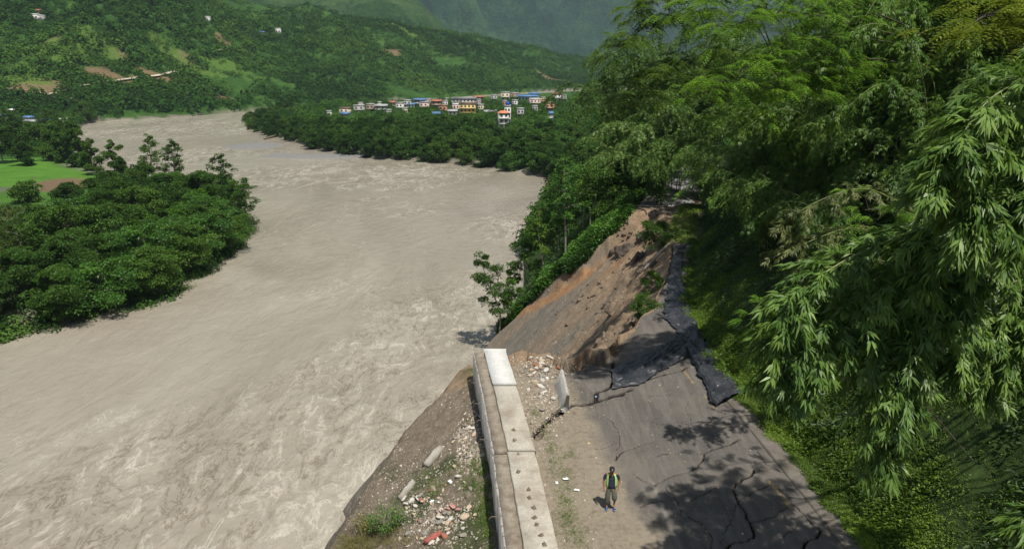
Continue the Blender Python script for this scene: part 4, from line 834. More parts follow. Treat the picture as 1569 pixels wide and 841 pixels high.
M_BAM = leafmat('bamboo_leaf', (.06, .13, .028), (.135, .24, .05), (.25, .38, .075), .15, .42, .40, .4)
M_BAMD = leafmat('bamboo_leaf_dark', (.026, .066, .012), (.075, .16, .026), (.20, .33, .05), .35, .42, .45, .3)
M_BAMY = leafmat('bamboo_leaf_yellowing', (.05, .075, .02), (.10, .13, .035), (.20, .20, .07), .2, .25)
M_FEA = leafmat('feathery_leaf', (.06, .15, .012), (.13, .28, .022), (.24, .40, .045), .2, .5)
M_YEL = leafmat('yellow_green_leaf', (.09, .14, .012), (.17, .22, .02), (.28, .30, .03), .2, .42)
M_BRD = leafmat('broad_leaf', (.022, .056, .010), (.050, .115, .018), (.115, .21, .032), .55, .33, .6, .15)
M_BRL = leafmat('broad_leaf_bright', (.03, .09, .012), (.065, .17, .02), (.12, .27, .03), .3, .35)
M_FOR = leafmat('forest_leaf', (.016, .046, .009), (.034, .086, .015), (.085, .155, .026), .6, .22, .7, .1)
M_HIL = leafmat('hill_forest_leaf', (.014, .044, .008), (.036, .092, .014), (.085, .155, .024), .0, .2, .8, .05)
M_CULM = simple('bamboo_culm', (.16, .19, .07), .5, .3, 3); M_BARK = simple('bark', (.14, .11, .08), .9, .35, 6); M_BARKD = simple('dark_bark', (.07, .06, .04), .9, .3, 6); M_BARKG = simple('grey_bark', (.24, .21, .17), .9, .35, 6)

# ---- near bamboos leaning over the road from the bank
def near_bamboo(label, strands, nb, leafL=.34, leafW=.056, mat=None, blen=1.15, base=None, k=7, fan_per=6):
    """strands: culm paths given by points at real distances (u, v, Y)"""
    P0 = [np.array([at_y(u, v, Y) for (u, v, Y) in s]) for s in strands]
    b0 = np.array(base, float); b0[2] = h_near(b0[:1], b0[1:2])[0] - .1
    root = empty('bamboo', tuple(b0)); tag(root, label, 'bamboo', 'bamboos leaning over the road')
    mb = MB(); fs = []
    for q, p in enumerate(P0):
        foot = b0 + rng.normal(0, .35, 3) * [1, 1, 0]; mid = foot * .45 + p[0] * .55 + [0, 0, max(0, p[0][2] - foot[2]) * .35]
        path = catmull(np.vstack([foot, mid, p]), 60) - b0
        mb.tube(path, np.linspace(.04, .007, 60), 6, False); t0 = 1.9 / (len(p) + 1)
        f, info = culm_foliage(path, t0, nb, blen, leafL, leafW, fan_per, k, .62); fs.append(f); twigs(mb, info, .009, 2)
    V, F, T = join(fs); mb.build('culm', M_CULM, root, True); mesh_np('foliage', V, F, mat or M_BAM, root, dict(tint=T)); return root
near_bamboo('big near bamboo whose two long sprays hang lowest over the mossy bank', [
    [(1500, 330, 17), (1370, 365, 15.5), (1255, 425, 14.6), (1195, 505, 14.2), (1200, 600, 14.2)],
    [(1520, 360, 16.5), (1390, 400, 15.2), (1290, 470, 14.4), (1235, 540, 14.2), (1225, 590, 14.1)],
    [(1540, 400, 16), (1420, 450, 15), (1345, 530, 14.4), (1340, 620, 14.2), (1362, 715, 14)],
    [(1560, 430, 15.5), (1450, 480, 14.8), (1390, 560, 14.2), (1375, 640, 14)],
    [(1500, 380, 18), (1380, 420, 16.6), (1290, 455, 16), (1262, 520, 15.8)]], 105, base=(24, 22, 0))
near_bamboo('bushy near bamboo filling the right edge above the low sprays', [
    [(1640, 330, 17), (1540, 400, 16.5), (1450, 460, 16), (1400, 530, 16), (1395, 590, 16)],
    [(1660, 380, 17), (1560, 460, 16.4), (1480, 520, 16), (1440, 590, 16)],
    [(1690, 420, 16.5), (1590, 500, 16), (1530, 550, 16), (1500, 600, 16)],
    [(1690, 460, 17), (1620, 530, 17), (1565, 590, 17)],
    [(1600, 300, 18), (1500, 350, 18), (1430, 400, 17.5), (1380, 470, 17.2)]], 95, base=(25, 21, 0), mat=M_BAM)
near_bamboo('tall near bamboo arching in from the upper right corner', [
    [(1700, 60, 15), (1600, 110, 14), (1520, 150, 13.4), (1470, 215, 13), (1440, 290, 12.8)],
    [(1710, 100, 14.5), (1610, 170, 13.8), (1540, 220, 13.2), (1500, 290, 13), (1480, 350, 12.9)],
    [(1720, 160, 14), (1640, 240, 13.5), (1570, 300, 13.2), (1545, 380, 13)],
    [(1700, 220, 15.5), (1600, 290, 15), (1510, 320, 14.6), (1430, 370, 14.4), (1410, 430, 14.3)]], 80, .36, .058, base=(22, 16, 0))
near_bamboo('small bamboo spray poking in at the lower right corner', [
    [(1720, 790, 11), (1640, 775, 11), (1575, 800, 11), (1550, 840, 11)], [(1730, 840, 11), (1650, 850, 11), (1580, 860, 11)]], 22, base=(15.5, 9.5, 0), blen=.6)
near_bamboo('thin bamboo with browning leaves in the middle of the thicket', [
    [(1420, 330, 26), (1330, 290, 25), (1250, 310, 24), (1195, 350, 24)], [(1400, 370, 26), (1310, 350, 24.6), (1240, 370, 24), (1185, 395, 24)], [(1380, 400, 26), (1290, 390, 25), (1220, 420, 24.5)]], 52, .26, .04, M_BAMY, 1.3, (23, 28.5, 0))

# ---- thicket bamboos and trees on the bank: kinds built once, then copied
def bamboo_kind(seed, H=14, nc=9, nb=95, L=.34, W=.055, lean=(0, 0), mat=None, k=5, fan_per=6, blen=1.9, t0=.16):
    root = empty('bamboo_clump'); mb = MB(); fs = []
    for c in range(nc):
        a = rng.uniform(0, 6.28); out = np.array([math.cos(a), math.sin(a), 0]) * rng.uniform(1.2, 4.2) + np.array([lean[0], lean[1], 0]) * rng.uniform(.5, 1.3); h = H * rng.uniform(.7, 1.05)
        b = np.array([math.cos(a), math.sin(a), 0]) * rng.uniform(.1, .8)
        p = catmull([b, b + out * .12 + [0, 0, h * .45], b + out * .45 + [0, 0, h * .86], b + out * .95 + [0, 0, h * .97], b + out * 1.45 + [0, 0, h * .80]], 40)
        mb.tube(p, np.linspace(.055, .01, 40), 5, False); f, info = culm_foliage(p, t0, nb, blen, L, W, fan_per, k); fs.append(f); twigs(mb, info, .012, 5)
    V, F, T = join(fs); mb.build('culm', M_CULM, root, True); mesh_np('foliage', V, F, mat or M_BAMD, root, dict(tint=T)); return root
def limb_tree(name, H, R, nl, bark, leaf, seedf, flat=.55, k=3, trunk_r=.16, open_=0.0, crown0=.35, quads=160, ls=.3, ratio=.55, nclust=None, lean=(0, 0), leaf_fn=None, tiers=0.0):
    """tapered trunk, limbs, and leaf clusters held at the limb ends"""
    root = empty(name); mb = MB(); cl = []
    tp = catmull([[0, 0, -.6], [rng.normal(0, .1), rng.normal(0, .1), H * .3], [lean[0] * .5 + rng.normal(0, .2), lean[1] * .5, H * .62], [lean[0], lean[1], H * .96]], 20)
    mb.tube(tp, np.linspace(trunk_r, trunk_r * .18, 20), 7)
    for q in range(nl):
        f = crown0 + (1 - crown0) * ((q + rng.uniform(0, .8)) / nl); i = min(19, int(f * 19)); b = tp[i]; a = q * 2.4 + rng.uniform(-.5, .5)
        z = (f - crown0) / (1 - crown0); rr = R * (math.sin(math.pi * min(.98, .22 + .70 * z)) ** .7) * rng.uniform(.7, 1.12)
        e = b + np.array([math.cos(a) * rr, math.sin(a) * rr, rr * rng.uniform(.05, .42)])
        p = catmull([b, b * .5 + e * .5 + [0, 0, rr * rng.uniform(-.05, .12)], e], 7); mb.tube(p, np.linspace(trunk_r * .42 * (1.1 - .6 * f), .02, 7), 5, False)
        for j in range(k):
            g = rng.uniform(.45, 1.08); cl.append((b + (e - b) * g + rng.normal(0, .16, 3) * rr, rr * rng.uniform(.26, .46)))
    cl.append((tp[-1] + [0, 0, .1], R * .3))
    cc = np.array([c for c, r in cl]); cr = np.array([r for c, r in cl]); n = len(cl); m = quads
    d = unit(rng.normal(0, 1, (n, m, 3))); d[..., 2] = np.where(rng.uniform(0, 1, (n, m)) < .7, np.abs(d[..., 2]), d[..., 2]); rad = rng.uniform(.35, 1.0, (n, m, 1)) ** .5
    lump = 1 + .25 * rng.normal(0, 1, (n, m, 1)) * .5
    P = cc[:, None] + d * rad * cr[:, None, None] * lump * np.array([1, 1, flat]); P = P.reshape(-1, 3)
    D = (d * .8 + rng.normal(0, .6, (n, m, 3)) + [0, 0, -.25]).reshape(-1, 3); N = rng.normal(0, .45, (n * m, 3)) + [0, 0, 1.0]
    l = ls * rng.uniform(.6, 1.25, n * m); V, F = leaf_quads(P, D, N, l, l * ratio, .18, .12)
    T = np.repeat(np.clip(np.repeat(rng.uniform(.15, .75, n), m) + rng.normal(0, .12, n * m), 0, 1), 4)
    mb.build('trunk', bark, root, True); mesh_np('crown', V, F, leaf, root, dict(tint=T)); return root
def feathery(name, label, strands, base, n_fr=90, mat=None, frl=.55, r0=.045):
    """tree with long feathery compound leaves held flat along its branches"""
    b0 = np.array(base, float); b0[2] = h_near(b0[:1], b0[1:2])[0] - .1; root = empty(name, tuple(b0)); tag(root, label, 'tree')
    mb = MB(); fs = []
    for s in strands:
        p = np.array([at_y(*q) for q in s]); path = catmull(np.vstack([b0, b0 * .4 + p[0] * .6 + [0, 0, .8], p]), 50) - b0
        mb.tube(path, np.linspace(r0, .012, 50), 6, False); n = len(path); i = (rng.uniform(.42, 1, n_fr) * (n - 2)).astype(int)
        out = unit(rng.normal(0, 1, (n_fr, 3)) * [1, 1, .35]); tip = path[i] + out * rng.uniform(.15, 1.3, (n_fr, 1)); A = unit(out + rng.normal(0, .3, (n_fr, 3)) + [0, 0, -.15])
        for a, b in list(zip(path[i], tip))[::3]: mb.tube([a, (a + b) / 2 + [0, 0, .05], b], [.014, .01, .005], 3, False)
        m = 8; q = np.linspace(0, 1, m)[None, :, None]; sp = np.linspace(-1.0, 1.0, 4)[None, :, None]
        # each compound leaf: four feathers of paired leaflets
        S = unit(np.cross(A, [0, 0, 1.0])); FD = unit(A[:, None] * np.cos(sp) + S[:, None] * np.sin(sp)); n4 = n_fr * 4
        FP = np.repeat(tip, 4, 0); FD = FD.reshape(-1, 3); SS = unit(np.cross(FD, np.array([0, 0, 1.0]) + rng.normal(0, .25, (n4, 3))))
        Q = FP[:, None] + FD[:, None] * frl * q + np.array([0, 0, -1.0]) * frl * .45 * q ** 2
        for sg in (-1, 1):
            DD = (FD[:, None] * .55 + SS[:, None] * sg + 0 * Q).reshape(-1, 3); l = np.tile(.17 * frl / .55 * np.sin(np.linspace(.7, 2.9, m)), n4) * rng.uniform(.8, 1.2, n4 * m)
            V, F = leaf_quads(Q.reshape(-1, 3), DD, np.tile([0, 0, 1.0], (len(DD), 1)) + rng.normal(0, .2, DD.shape), l, l * .36, .1, .15)
            fs.append((V, F, np.repeat(np.clip(np.repeat(np.repeat(rng.uniform(.15, .85, n_fr), 4), m) + rng.normal(0, .07, n4 * m), 0, 1), 4)))
    V, F, T = join(fs); mb.build('branch', M_BARKD, root, True); mesh_np('crown', V, F, mat or M_FEA, root, dict(tint=T)); return root
feathery('feathery_tree', 'bright green feathery tree spreading high over the middle of the road', [
    [(1330, 60, 33), (1240, 60, 31), (1170, 90, 30), (1100, 130, 29), (1080, 150, 29)], [(1320, 40, 33), (1220, 20, 31), (1150, 30, 30), (1080, 60, 29.5)], [(1300, 90, 33), (1220, 110, 31), (1170, 150, 30.4), (1140, 190, 30)],
    [(1310, 10, 33), (1200, -20, 31), (1100, 0, 31), (1030, 30, 31)], [(1320, 100, 34), (1270, 120, 32), (1230, 140, 31)]], (26, 36, 0), 105, frl=.62)
feathery('feathery_tree', 'olive green feathery tree at the left end of the high canopy', [
    [(1150, 30, 46), (1080, 20, 45), (1020, 30, 44), (960, 60, 43), (925, 90, 43)], [(1140, 80, 46), (1060, 90, 45), (1000, 110, 44), (950, 130, 44)], [(1140, -10, 46), (1060, -20, 45), (1000, 0, 44), (970, 25, 44)], [(1120, 110, 46), (1040, 130, 45), (980, 150, 44), (930, 150, 44)]], (22, 50, 0), 100, leafmat('olive_feathery_leaf', (.05, .10, .015), (.10, .18, .025), (.17, .27, .04), .2, .4), .8)
feathery('feathery_tree', 'yellow green feathery tree in the top right corner', [
    [(1700, -20, 17), (1600, 10, 16), (1520, 20, 15.5), (1480, 45, 15.3)], [(1700, 30, 17), (1610, 40, 16), (1550, 60, 15.8)]], (23, 18, 0), 75, M_YEL, .5)
feathery('feathery_shrub', 'small lime green shrub glowing at the lower left of the hanging bamboo', [[(1240, 490, 20), (1190, 495, 19.5), (1160, 510, 19.3)], [(1250, 510, 20), (1200, 520, 19.5)]], (16, 21, 0), 34, M_FEA, .42, .02)
feathery('feathery_shrub', 'lime green shrub lit up in the middle of the thicket', [[(1400, 330, 21), (1350, 320, 20.5), (1325, 322, 20.4)]], (20.5, 22, 0), 30, M_FEA, .42, .02)

BK = [bamboo_kind(1, 15, 9, lean=(-3.2, -.8)), bamboo_kind(2, 13, 8, lean=(-2, .5)), bamboo_kind(3, 16, 9, lean=(-4.2, -1.5)), bamboo_kind(4, 12, 8, L=.4, lean=(-1.5, 0), mat=M_BAM)]
TK = [limb_tree('thicket_tree', 12, 4.2, 15, M_BARK, M_BAMD, 0, .6, 4, .2, quads=210, ls=.34, crown0=.25, ratio=.4), limb_tree('thicket_tree', 9, 3.6, 13, M_BARK, M_BRD, 0, .6, 4, .16, quads=210, ls=.30, crown0=.2)]
used = set()
def place(kinds, i, x, y, label, cat, group, sc=1.0, rz=None, hf=h_near, sink=.2):
    k = kinds[i % len(kinds)]; z = float(hf(np.array([x]), np.array([y]))[0]) - sink; rot = (0, 0, rng.uniform(-.5, .5) if rz is None else rz)
    if k.name in used: o = dup(k, (x, y, z), rot, sc)
    else: used.add(k.name); o = k; o.location = (x, y, z); o.rotation_euler = rot; o.scale = (sc,) * 3
    tag(o, label, cat, group); return o
BPOS = [(19.5, 31, 1, .8), (21, 37, 0, .85), (18.5, 43.5, 1, .8), (22, 48, 2, .95), (20, 55, 0, .9), (25, 60, 1, .9), (23, 66, 2, .9), (27, 72, 3, .95), (26, 80, 0, 1.), (30, 88, 1, 1.), (31, 97, 2, 1.), (36, 105, 0, 1), (28, 99, 1, 1.25), (33, 113, 2, 1.3), (26, 112, 0, 1.2), (31, 122, 1, 1.3),
        (29, 34, 2, 1.), (31, 43, 0, 1.1), (30, 53, 3, 1), (34, 64, 2, 1.1), (37, 75, 1, 1.1), (40, 88, 2, 1.2), (39, 48, 2, 1.1), (43, 60, 0, 1.2), (48, 75, 1, 1.3), (50, 52, 2, 1.2)]
for i, (x, y, k, s) in enumerate(BPOS):
    row = 'front row of the thicket along the road' if i < 16 else 'back of the thicket up the slope'
    place(BK, k, x, y, 'dark bamboo clump in the ' + row, 'bamboo', 'bamboos in the ' + row, s)
for i, (x, y, s) in enumerate([(24, 42, .9), (26, 52, 1), (24, 58, .8), (33, 38, 1.1), (37, 56, 1.2), (30, 78, 1), (24, 33, .9), (35, 95, 1.2), (45, 45, 1.2)]):
    place(TK, i, x, y, 'leafy dark tree standing between the bamboos on the slope', 'tree', 'trees between the bamboos', s, rng.uniform(0, 6))
# bamboos below the road beyond the slide, their sprays hanging towards the river
for i, (x, y, k, s, l) in enumerate([(17.5, 86, 3, 1.05, 'tall bamboo rising just behind the far end of the slide'), (14.5, 92, 0, 1.15, 'bamboo with the leftmost drooping tips, above the river bend'), (20, 96, 2, 1.2, 'high bamboo whose crown meets the mountain view'), (18, 106, 1, 1.15, 'bamboo half hidden behind the leftmost drooping one'), (21, 88, 1, 1.0, 'bamboo arching over the remaining bit of far road'), (24, 104, 2, 1.2, 'bamboo behind the high one at the left edge of the forest')]):
    place(BK, k, x, y, l, 'bamboo', 'bamboos beyond the slide', s, rng.uniform(-.3, .6))

SK = [bamboo_kind(5, 9, 10, 80, lean=(-2.4, -1.0), t0=.08), bamboo_kind(6, 8, 10, 80, lean=(-1.5, -.6), t0=.05, mat=M_BAM)]
for i, (x, y, k, s, l) in enumerate([(17.5, 80.5, 0, .75, 'short bamboo at the left side of the remaining far road'), (22.5, 79, 0, .9, 'short bamboo at the right side of the remaining far road'), (21.5, 71, 1, .7, 'short bamboo on the mossy bank right above the slide top'), (25, 86, 0, 1.1, 'drooping bamboo closing the view along the far road'), (19.5, 91, 1, 1.1, 'light drooping bamboo behind the far road'), (14, 86, 1, .95, 'light bamboo on the slope just over the rim shrubs'), (15, 92, 1, .9, 'bushy bamboo low on the bank behind the rim trees')]):
    place(SK, k, x, y, l, 'bamboo', 'low bamboos beyond the slide', s, rng.uniform(-.3, .6))
for i, (x, y, k, s) in enumerate([(17, 35, 0, .6), (17.5, 40, 1, .55), (17, 45, 0, .6), (18.5, 50, 1, .65), (20, 56, 0, .7), (22.5, 62, 1, .75), (25, 68, 0, .8), (19.5, 42, 0, .8), (21, 50, 1, .8), (24, 58, 0, .9), (27, 65, 1, .9), (20, 33, 1, .7), (27, 40, 0, 1), (28, 48, 1, 1)]):
    place(SK, k, x, y, 'low bushy bamboo under the tall ones along the bank', 'bamboo', 'low bushy bamboos along the bank', s, rng.uniform(-.3, .6))

# ---- trees on the rim of the slide
M_YLT = leafmat('yellowish_leaf', (.07, .14, .015), (.13, .24, .025), (.22, .34, .04), .3, .42)
def rimtree(name, label, u, v, Yd, H, R, lean, nl=12, **kw):
    p = at_y(u, v, Yd); z = float(h_near(p[:1], p[1:2])[0]); o = limb_tree(name, H, R, nl, kw.pop('bark', M_BARKG), kw.pop('leaf', M_BRD), 0, lean=lean, **kw); o.location = (p[0], p[1], min(z, p[2] + .5)); tag(o, label, 'tree'); return o
rimtree('leaning_tree', 'slender tree leaning left over the river at the tip of the rim', 765, 497, 80, 10.6, 2.2, (-2.3, 0), 17, crown0=.30, flat=.5, quads=95, ls=.27, trunk_r=.13, k=3)
rimtree('slim_tree', 'short slim tree just right of the leaning one', 784, 468, 82, 7.2, 1.6, (.2, 0), 10, crown0=.25, flat=.5, quads=95, ls=.27, trunk_r=.09)
rimtree('slim_tree', 'slim tree with an open round top above the rim shrubs', 812, 440, 82, 8.2, 1.9, (-.9, 0), 11, crown0=.45, flat=.5, quads=95, ls=.27, trunk_r=.10)
rimtree('tall_tree', 'tallest twin-topped tree on the rim with yellowish upper leaves', 866, 400, 80, 13, 2.1, (-.4, 0), 16, crown0=.4, flat=.5, quads=80, ls=.26, trunk_r=.15, leaf=M_BRL)
rimtree('tall_tree', 'tree on the rim reaching its branches left over the water', 848, 405, 82, 9.0, 1.9, (-1.8, 0), 13, crown0=.4, flat=.45, quads=70, ls=.26, trunk_r=.14, leaf=M_BRL)
rimtree('slim_tree', 'bright slim tree between the round topped one and the twin topped one', 832, 428, 81, 9.4, 1.6, (-.9, 0), 12, crown0=.45, flat=.45, quads=70, ls=.27, trunk_r=.12, leaf=M_YLT)
rimtree('slim_tree', 'yellowish slim tree highest against the river below the drooping bamboo', 858, 360, 92, 9.5, 2.2, (-.3, 0), 13, crown0=.35, flat=.5, quads=100, ls=.27, trunk_r=.12, leaf=M_BRL)
rimtree('tall_tree', 'pale barked tree on the rim close to the bamboos', 905, 375, 82, 9.5, 2.8, (.5, 0), 14, crown0=.4, flat=.6, quads=120, ls=.28, trunk_r=.15)
rimtree('tall_tree', 'dark full tree at the top of the rim under the drooping bamboo', 935, 350, 83, 8, 2.6, (0, 0), 14, crown0=.3, flat=.5, quads=110, ls=.28, trunk_r=.14)
rimtree('tall_tree', 'dark tree behind the rim trees, its foot out of sight', 893, 365, 88, 9, 2.5, (0, 0), 14, crown0=.35, flat=.5, quads=100, ls=.28, trunk_r=.14, leaf=M_BRL)
rimtree('hanging_shrub', 'leafy shrub hanging over the top of the broken earth', 1010, 345, 66, 2.6, 1.9, (-.5, 0), 10, crown0=.15, flat=.6, quads=160, ls=.32, trunk_r=.06, leaf=M_BAMD, ratio=.25)
rimtree('hanging_shrub', 'dark leafy shrub beside the black sheet on the crumbled edge', 992, 482, 45.5, 1.5, 1.1, (-.4, 0), 8, crown0=.1, flat=.6, quads=130, ls=.24, trunk_r=.04, leaf=M_BAMD, ratio=.25)
rimtree('hanging_shrub', 'small leafy shrub halfway up the crumbled edge', 1005, 425, 53, 1.3, .9, (-.3, 0), 7, crown0=.1, flat=.6, quads=120, ls=.24, trunk_r=.04, leaf=M_BAMD, ratio=.25)

rb_ = simple('dark_earth_rock', (.10, .082, .065), .95, .45, 1.2, bump=.3)
for i, (u, v, Yd, sz, l) in enumerate([(962, 362, 72, 3.6, 'big dark crag of broken rock at the top of the slide'), (980, 386, 68, 2.8, 'dark earth block below the big crag'), (945, 380, 74, 2.2, 'dark boulder left of the big crag'), (990, 345, 72, 2.6, 'earth block above the big crag'), (1003, 322, 76, 2.0, 'pale brown block near the far road end'),
        (838, 474, 78, 2.4, 'dark root tangled block under the rim shrubs'), (852, 458, 77, 1.8, 'dark hollowed block right of the root tangled one'), (815, 492, 80, 1.9, 'dark block low on the rim'), (985, 410, 63, 1.8, 'brown clod below the bare log'), (1003, 395, 62, 1.6, 'brown clod right of the bare log')]):
    V_, F_ = rock(900 + i, 1.0, sub=4); V_ = V_ * (1 + .5 * fbm(V_[:, 0] * 4 + i, V_[:, 1] * 4 + V_[:, 2] * 3, 950 + i, 5, .7) + .35 * (ridged(V_[:, 0] * 3 + V_[:, 2] * 3, V_[:, 1] * 3, 970 + i, 4) - .6))[:, None]; sz *= .8; p_ = at_y(u, v, Yd); g_ = float(h_near(p_[:1], p_[1:2])[0])
    o = mesh_np('boulder', V_ * sz, F_, rb_, smooth=False); o.location = (p_[0], p_[1], min(g_, p_[2]) - .05 * sz); o.rotation_euler = (0, 0, i * 1.3); tag(o, l, 'boulder')

# ---- low growth nobody could count
def leaf_cover(name, P, per, hgt, rad, ls, mat, ratio=.6, tint0=None, up=.8):
    n = len(P); m = per; h = np.broadcast_to(hgt, (n,)); d = rng.normal(0, 1, (n, m, 3)) * np.array([1, 1, 0]); r = rad * rng.uniform(.2, 1, (n, m, 1))
    Q = P[:, None] + unit(d + 1e-6) * r + np.array([0, 0, 1.0]) * (h[:, None] * rng.uniform(.05, 1, (n, m)))[..., None]
    D = unit(d) * .8 + rng.normal(0, .35, (n, m, 3)) + [0, 0, .15]; N = rng.normal(0, .4, (n * m, 3)) + [0, 0, up]; l = ls * rng.uniform(.5, 1.3, n * m)
    V, F = leaf_quads(Q.reshape(-1, 3), D.reshape(-1, 3), N, l, l * ratio, .15, .1); tt = rng.uniform(.1, .7, n) if tint0 is None else tint0
    return tag(mesh_np(name, V, F, mat, attrs=dict(tint=np.repeat(np.clip(np.repeat(tt, m) + rng.normal(0, .13, n * m), 0, 1), 4))), kind='stuff')
def tufts(P, per, hgt, mat, name='grass', lean=.5, w=.012):
    n = len(P); Q = np.repeat(P, per, 0) + rng.normal(0, .09, (n * per, 3)) * [1, 1, 0]; D = rng.normal(0, lean, (n * per, 3)) + [0, 0, 1.0]; l = hgt * rng.uniform(.4, 1.2, n * per)
    V, F = leaf_quads(Q, D, rng.normal(0, 1, (n * per, 3)), l, np.full(n * per, w), .1, .25); return tag(mesh_np(name, V, F, mat, attrs=dict(tint=np.repeat(rng.uniform(0, 1, n * per), 4))), kind='stuff')
M_GRS = leafmat('grass_blade', (.06, .12, .015), (.12, .22, .03), (.24, .30, .07), 0, .35); M_STR = leafmat('dry_grass_blade', (.12, .11, .03), (.22, .20, .06), (.34, .30, .12), 0, .3)
M_MOSS = leafmat('ground_cover_leaf', (.06, .11, .012), (.15, .25, .02), (.27, .38, .035), 0, .3)
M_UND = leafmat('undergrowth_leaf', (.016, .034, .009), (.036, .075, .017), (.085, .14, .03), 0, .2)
n = 90000; y = 14 + 50 * rng.uniform(0, 1, n) ** 1.5; s = rng.exponential(2.6, n) + .62 + .35 * fbm(y * .8, y * 0, 703, 4) ; s = np.maximum(s, .3); x = ROAD_R(y) + s; P = np.stack([x, y, np.maximum(h_near(x, y), np.where(s < .98, .07, -9))], -1)
thin = fbm(x * .5, y * .5, 701, 5, .6); keep = rng.uniform(0, 1, n) < ss(-.32, .30, thin + .30 * ss(5, 1.5, s)) * np.where(s > 5, .5, 1) * np.where(s < .98, .5, 1); P = P[keep]; s = s[keep]
big = fbm(P[:, 0] * .9, P[:, 1] * .9, 704) > .22; tn = np.clip(.38 + .55 * fbm(P[:, 0] * .4, P[:, 1] * .4, 702) - .05 * (s - 1), 0.02, .95)
leaf_cover('ground_cover', P[~big], 9, .05 + .07 * rng.uniform(0, 1, (~big).sum()), .13, .05, M_MOSS, .8, tn[~big]); leaf_cover('ground_cover', P[big], 7, .12 + .22 * rng.uniform(0, 1, big.sum()), .18, .11, M_MOSS, .5, tn[big] * .8)
n = 1500; y = 14 + 40 * rng.uniform(0, 1, n); x = ROAD_R(y) + 1 + rng.exponential(3.0, n); tufts(np.stack([x, y, h_near(x, y)], -1), 10, .35, M_GRS, lean=.7, w=.014)
n = 15000; y = 8 + 112 * rng.uniform(0, 1, n) ** 1.1; s = 2.2 + 40 * rng.uniform(0, 1, n) ** 1.3; x = ROAD_R(y) + s; P = np.stack([x, y, h_near(x, y)], -1); P = P[(fbm(x * .3, y * .3, 711) + .12 * np.clip(s - 4, -3, 3)) > -.02]
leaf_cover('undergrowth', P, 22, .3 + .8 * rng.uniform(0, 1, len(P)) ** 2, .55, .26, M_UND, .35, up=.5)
# rim vegetation: vines and shrubs right up to the torn edge
n = 16000; x = rng.uniform(-3.6, 19, n); y = rim_y(x) + rng.exponential(2.4, n) - .4 + 1.2 * fbm(x * .28, x * 0, 41); m = (x < ROAD_L(y) + 3.5); x, y = x[m], y[m]; P = np.stack([x, y, h_near(x, y)], -1); P = P[(P[:, 2] > WATER_Z + .6) & (fbm(P[:, 0] * .8, P[:, 1] * .8, 725) + .25 > -.05 * rng.uniform(0, 4, len(P)))]
M_RIM = leafmat('vine_leaf', (.03, .085, .012), (.06, .16, .02), (.12, .26, .03), 0, .32)
leaf_cover('undergrowth', P, 26, .2 + 1.9 * vn(P[:, 0] * .7, P[:, 1] * .7, 721) ** 3 + .5 * rng.uniform(0, 1, len(P)), .5, .24, M_RIM, .6, np.clip(.45 + 1.1 * fbm(P[:, 0] * .5, P[:, 1] * .5, 722), .02, .98), up=.9)
n = 2500; y = rng.uniform(76, 118, n); x = ROAD_R(y) - 6.8 - rng.exponential(2.0, n); P = np.stack([x, y, h_near(x, y)], -1); leaf_cover('undergrowth', P, 24, .9, .6, .28, M_RIM, .55)
n = 900; y = rng.uniform(62, 80, n); x = ROAD_R(y) + rng.uniform(-1.5, 1.2, n); P = np.stack([x, y, h_near(x, y) + .0], -1); leaf_cover('ground_cover', P, 16, .25, .25, .12, M_MOSS, .6)
# grass tufts
def blobs(pts): return np.concatenate([march(rng.normal(u, a, k), rng.normal(v, b, k), hall, 14, 90, 500) for (u, v, a, b, k) in pts])
tufts(blobs([(868, 750, 9, 18, 45), (872, 795, 10, 16, 60), (845, 690, 5, 20, 40), (820, 632, 3, 8, 18), (858, 775, 8, 25, 35), (877, 690, 8, 6, 15), (885, 825, 10, 12, 30), (835, 655, 4, 10, 14), (862, 720, 8, 14, 20)]), 14, .14, M_GRS, lean=.9)
tufts(blobs([(736, 715, 9, 9, 120), (742, 780, 7, 22, 160), (720, 745, 10, 8, 60), (665, 755, 9, 5, 30), (672, 742, 10, 5, 30), (750, 820, 6, 16, 70), (700, 720, 8, 5, 20)]), 18, .22, M_GRS, lean=.7)
tufts(blobs([(545, 835, 14, 8, 90), (570, 815, 12, 10, 60), (540, 845, 20, 5, 60), (600, 830, 14, 8, 40)]), 20, .35, M_STR)
def small_bush(u, v, label, R=1.0, leaf=M_BRD, n=900, stems=30):
    p = march([u], [v], hall, 14, 90, 700)[0]; root = empty('bush', tuple(p)); tag(root, label, 'bush'); mb = MB(); T = []
    for k in range(stems):
        a = rng.uniform(0, 6.28); e = np.array([math.cos(a) * R * rng.uniform(.3, 1), math.sin(a) * R * rng.uniform(.3, 1), R * rng.uniform(.3, 1.0)]); mb.tube([[0, 0, -.1], e * .5 + [0, 0, .1 * R], e], [.014, .01, .004], 4, False); T.append(e)
    T = np.array(T); c = T[rng.integers(0, stems, n)] * rng.uniform(.6, 1.08, (n, 1)) + rng.normal(0, .10 * R, (n, 3)); l = rng.uniform(.05, .12, n); V, F = leaf_quads(c, rng.normal(0, 1, (n, 3)), rng.normal(0, .5, (n, 3)) + [0, 0, 1], l, l * .55)
    mb.build('stem', M_BARKG, root); mesh_np('foliage', V, F, leaf, root, dict(tint=np.repeat(rng.uniform(0, 1, n), 4)))
small_bush(592, 812, 'green bush with grey dead stems on the lip of the debris slope', 1.0, leafmat('bush_leaf', (.05, .12, .02), (.09, .19, .03), (.15, .27, .05), 0, .3), 1500, 70)
small_bush(556, 808, 'yellowish low bush left of the green one on the slope lip', .55, M_STR, 500)
small_bush(436, 842, 'tip of a bright green bush at the bottom edge over the river', .5, M_BRL, 300)

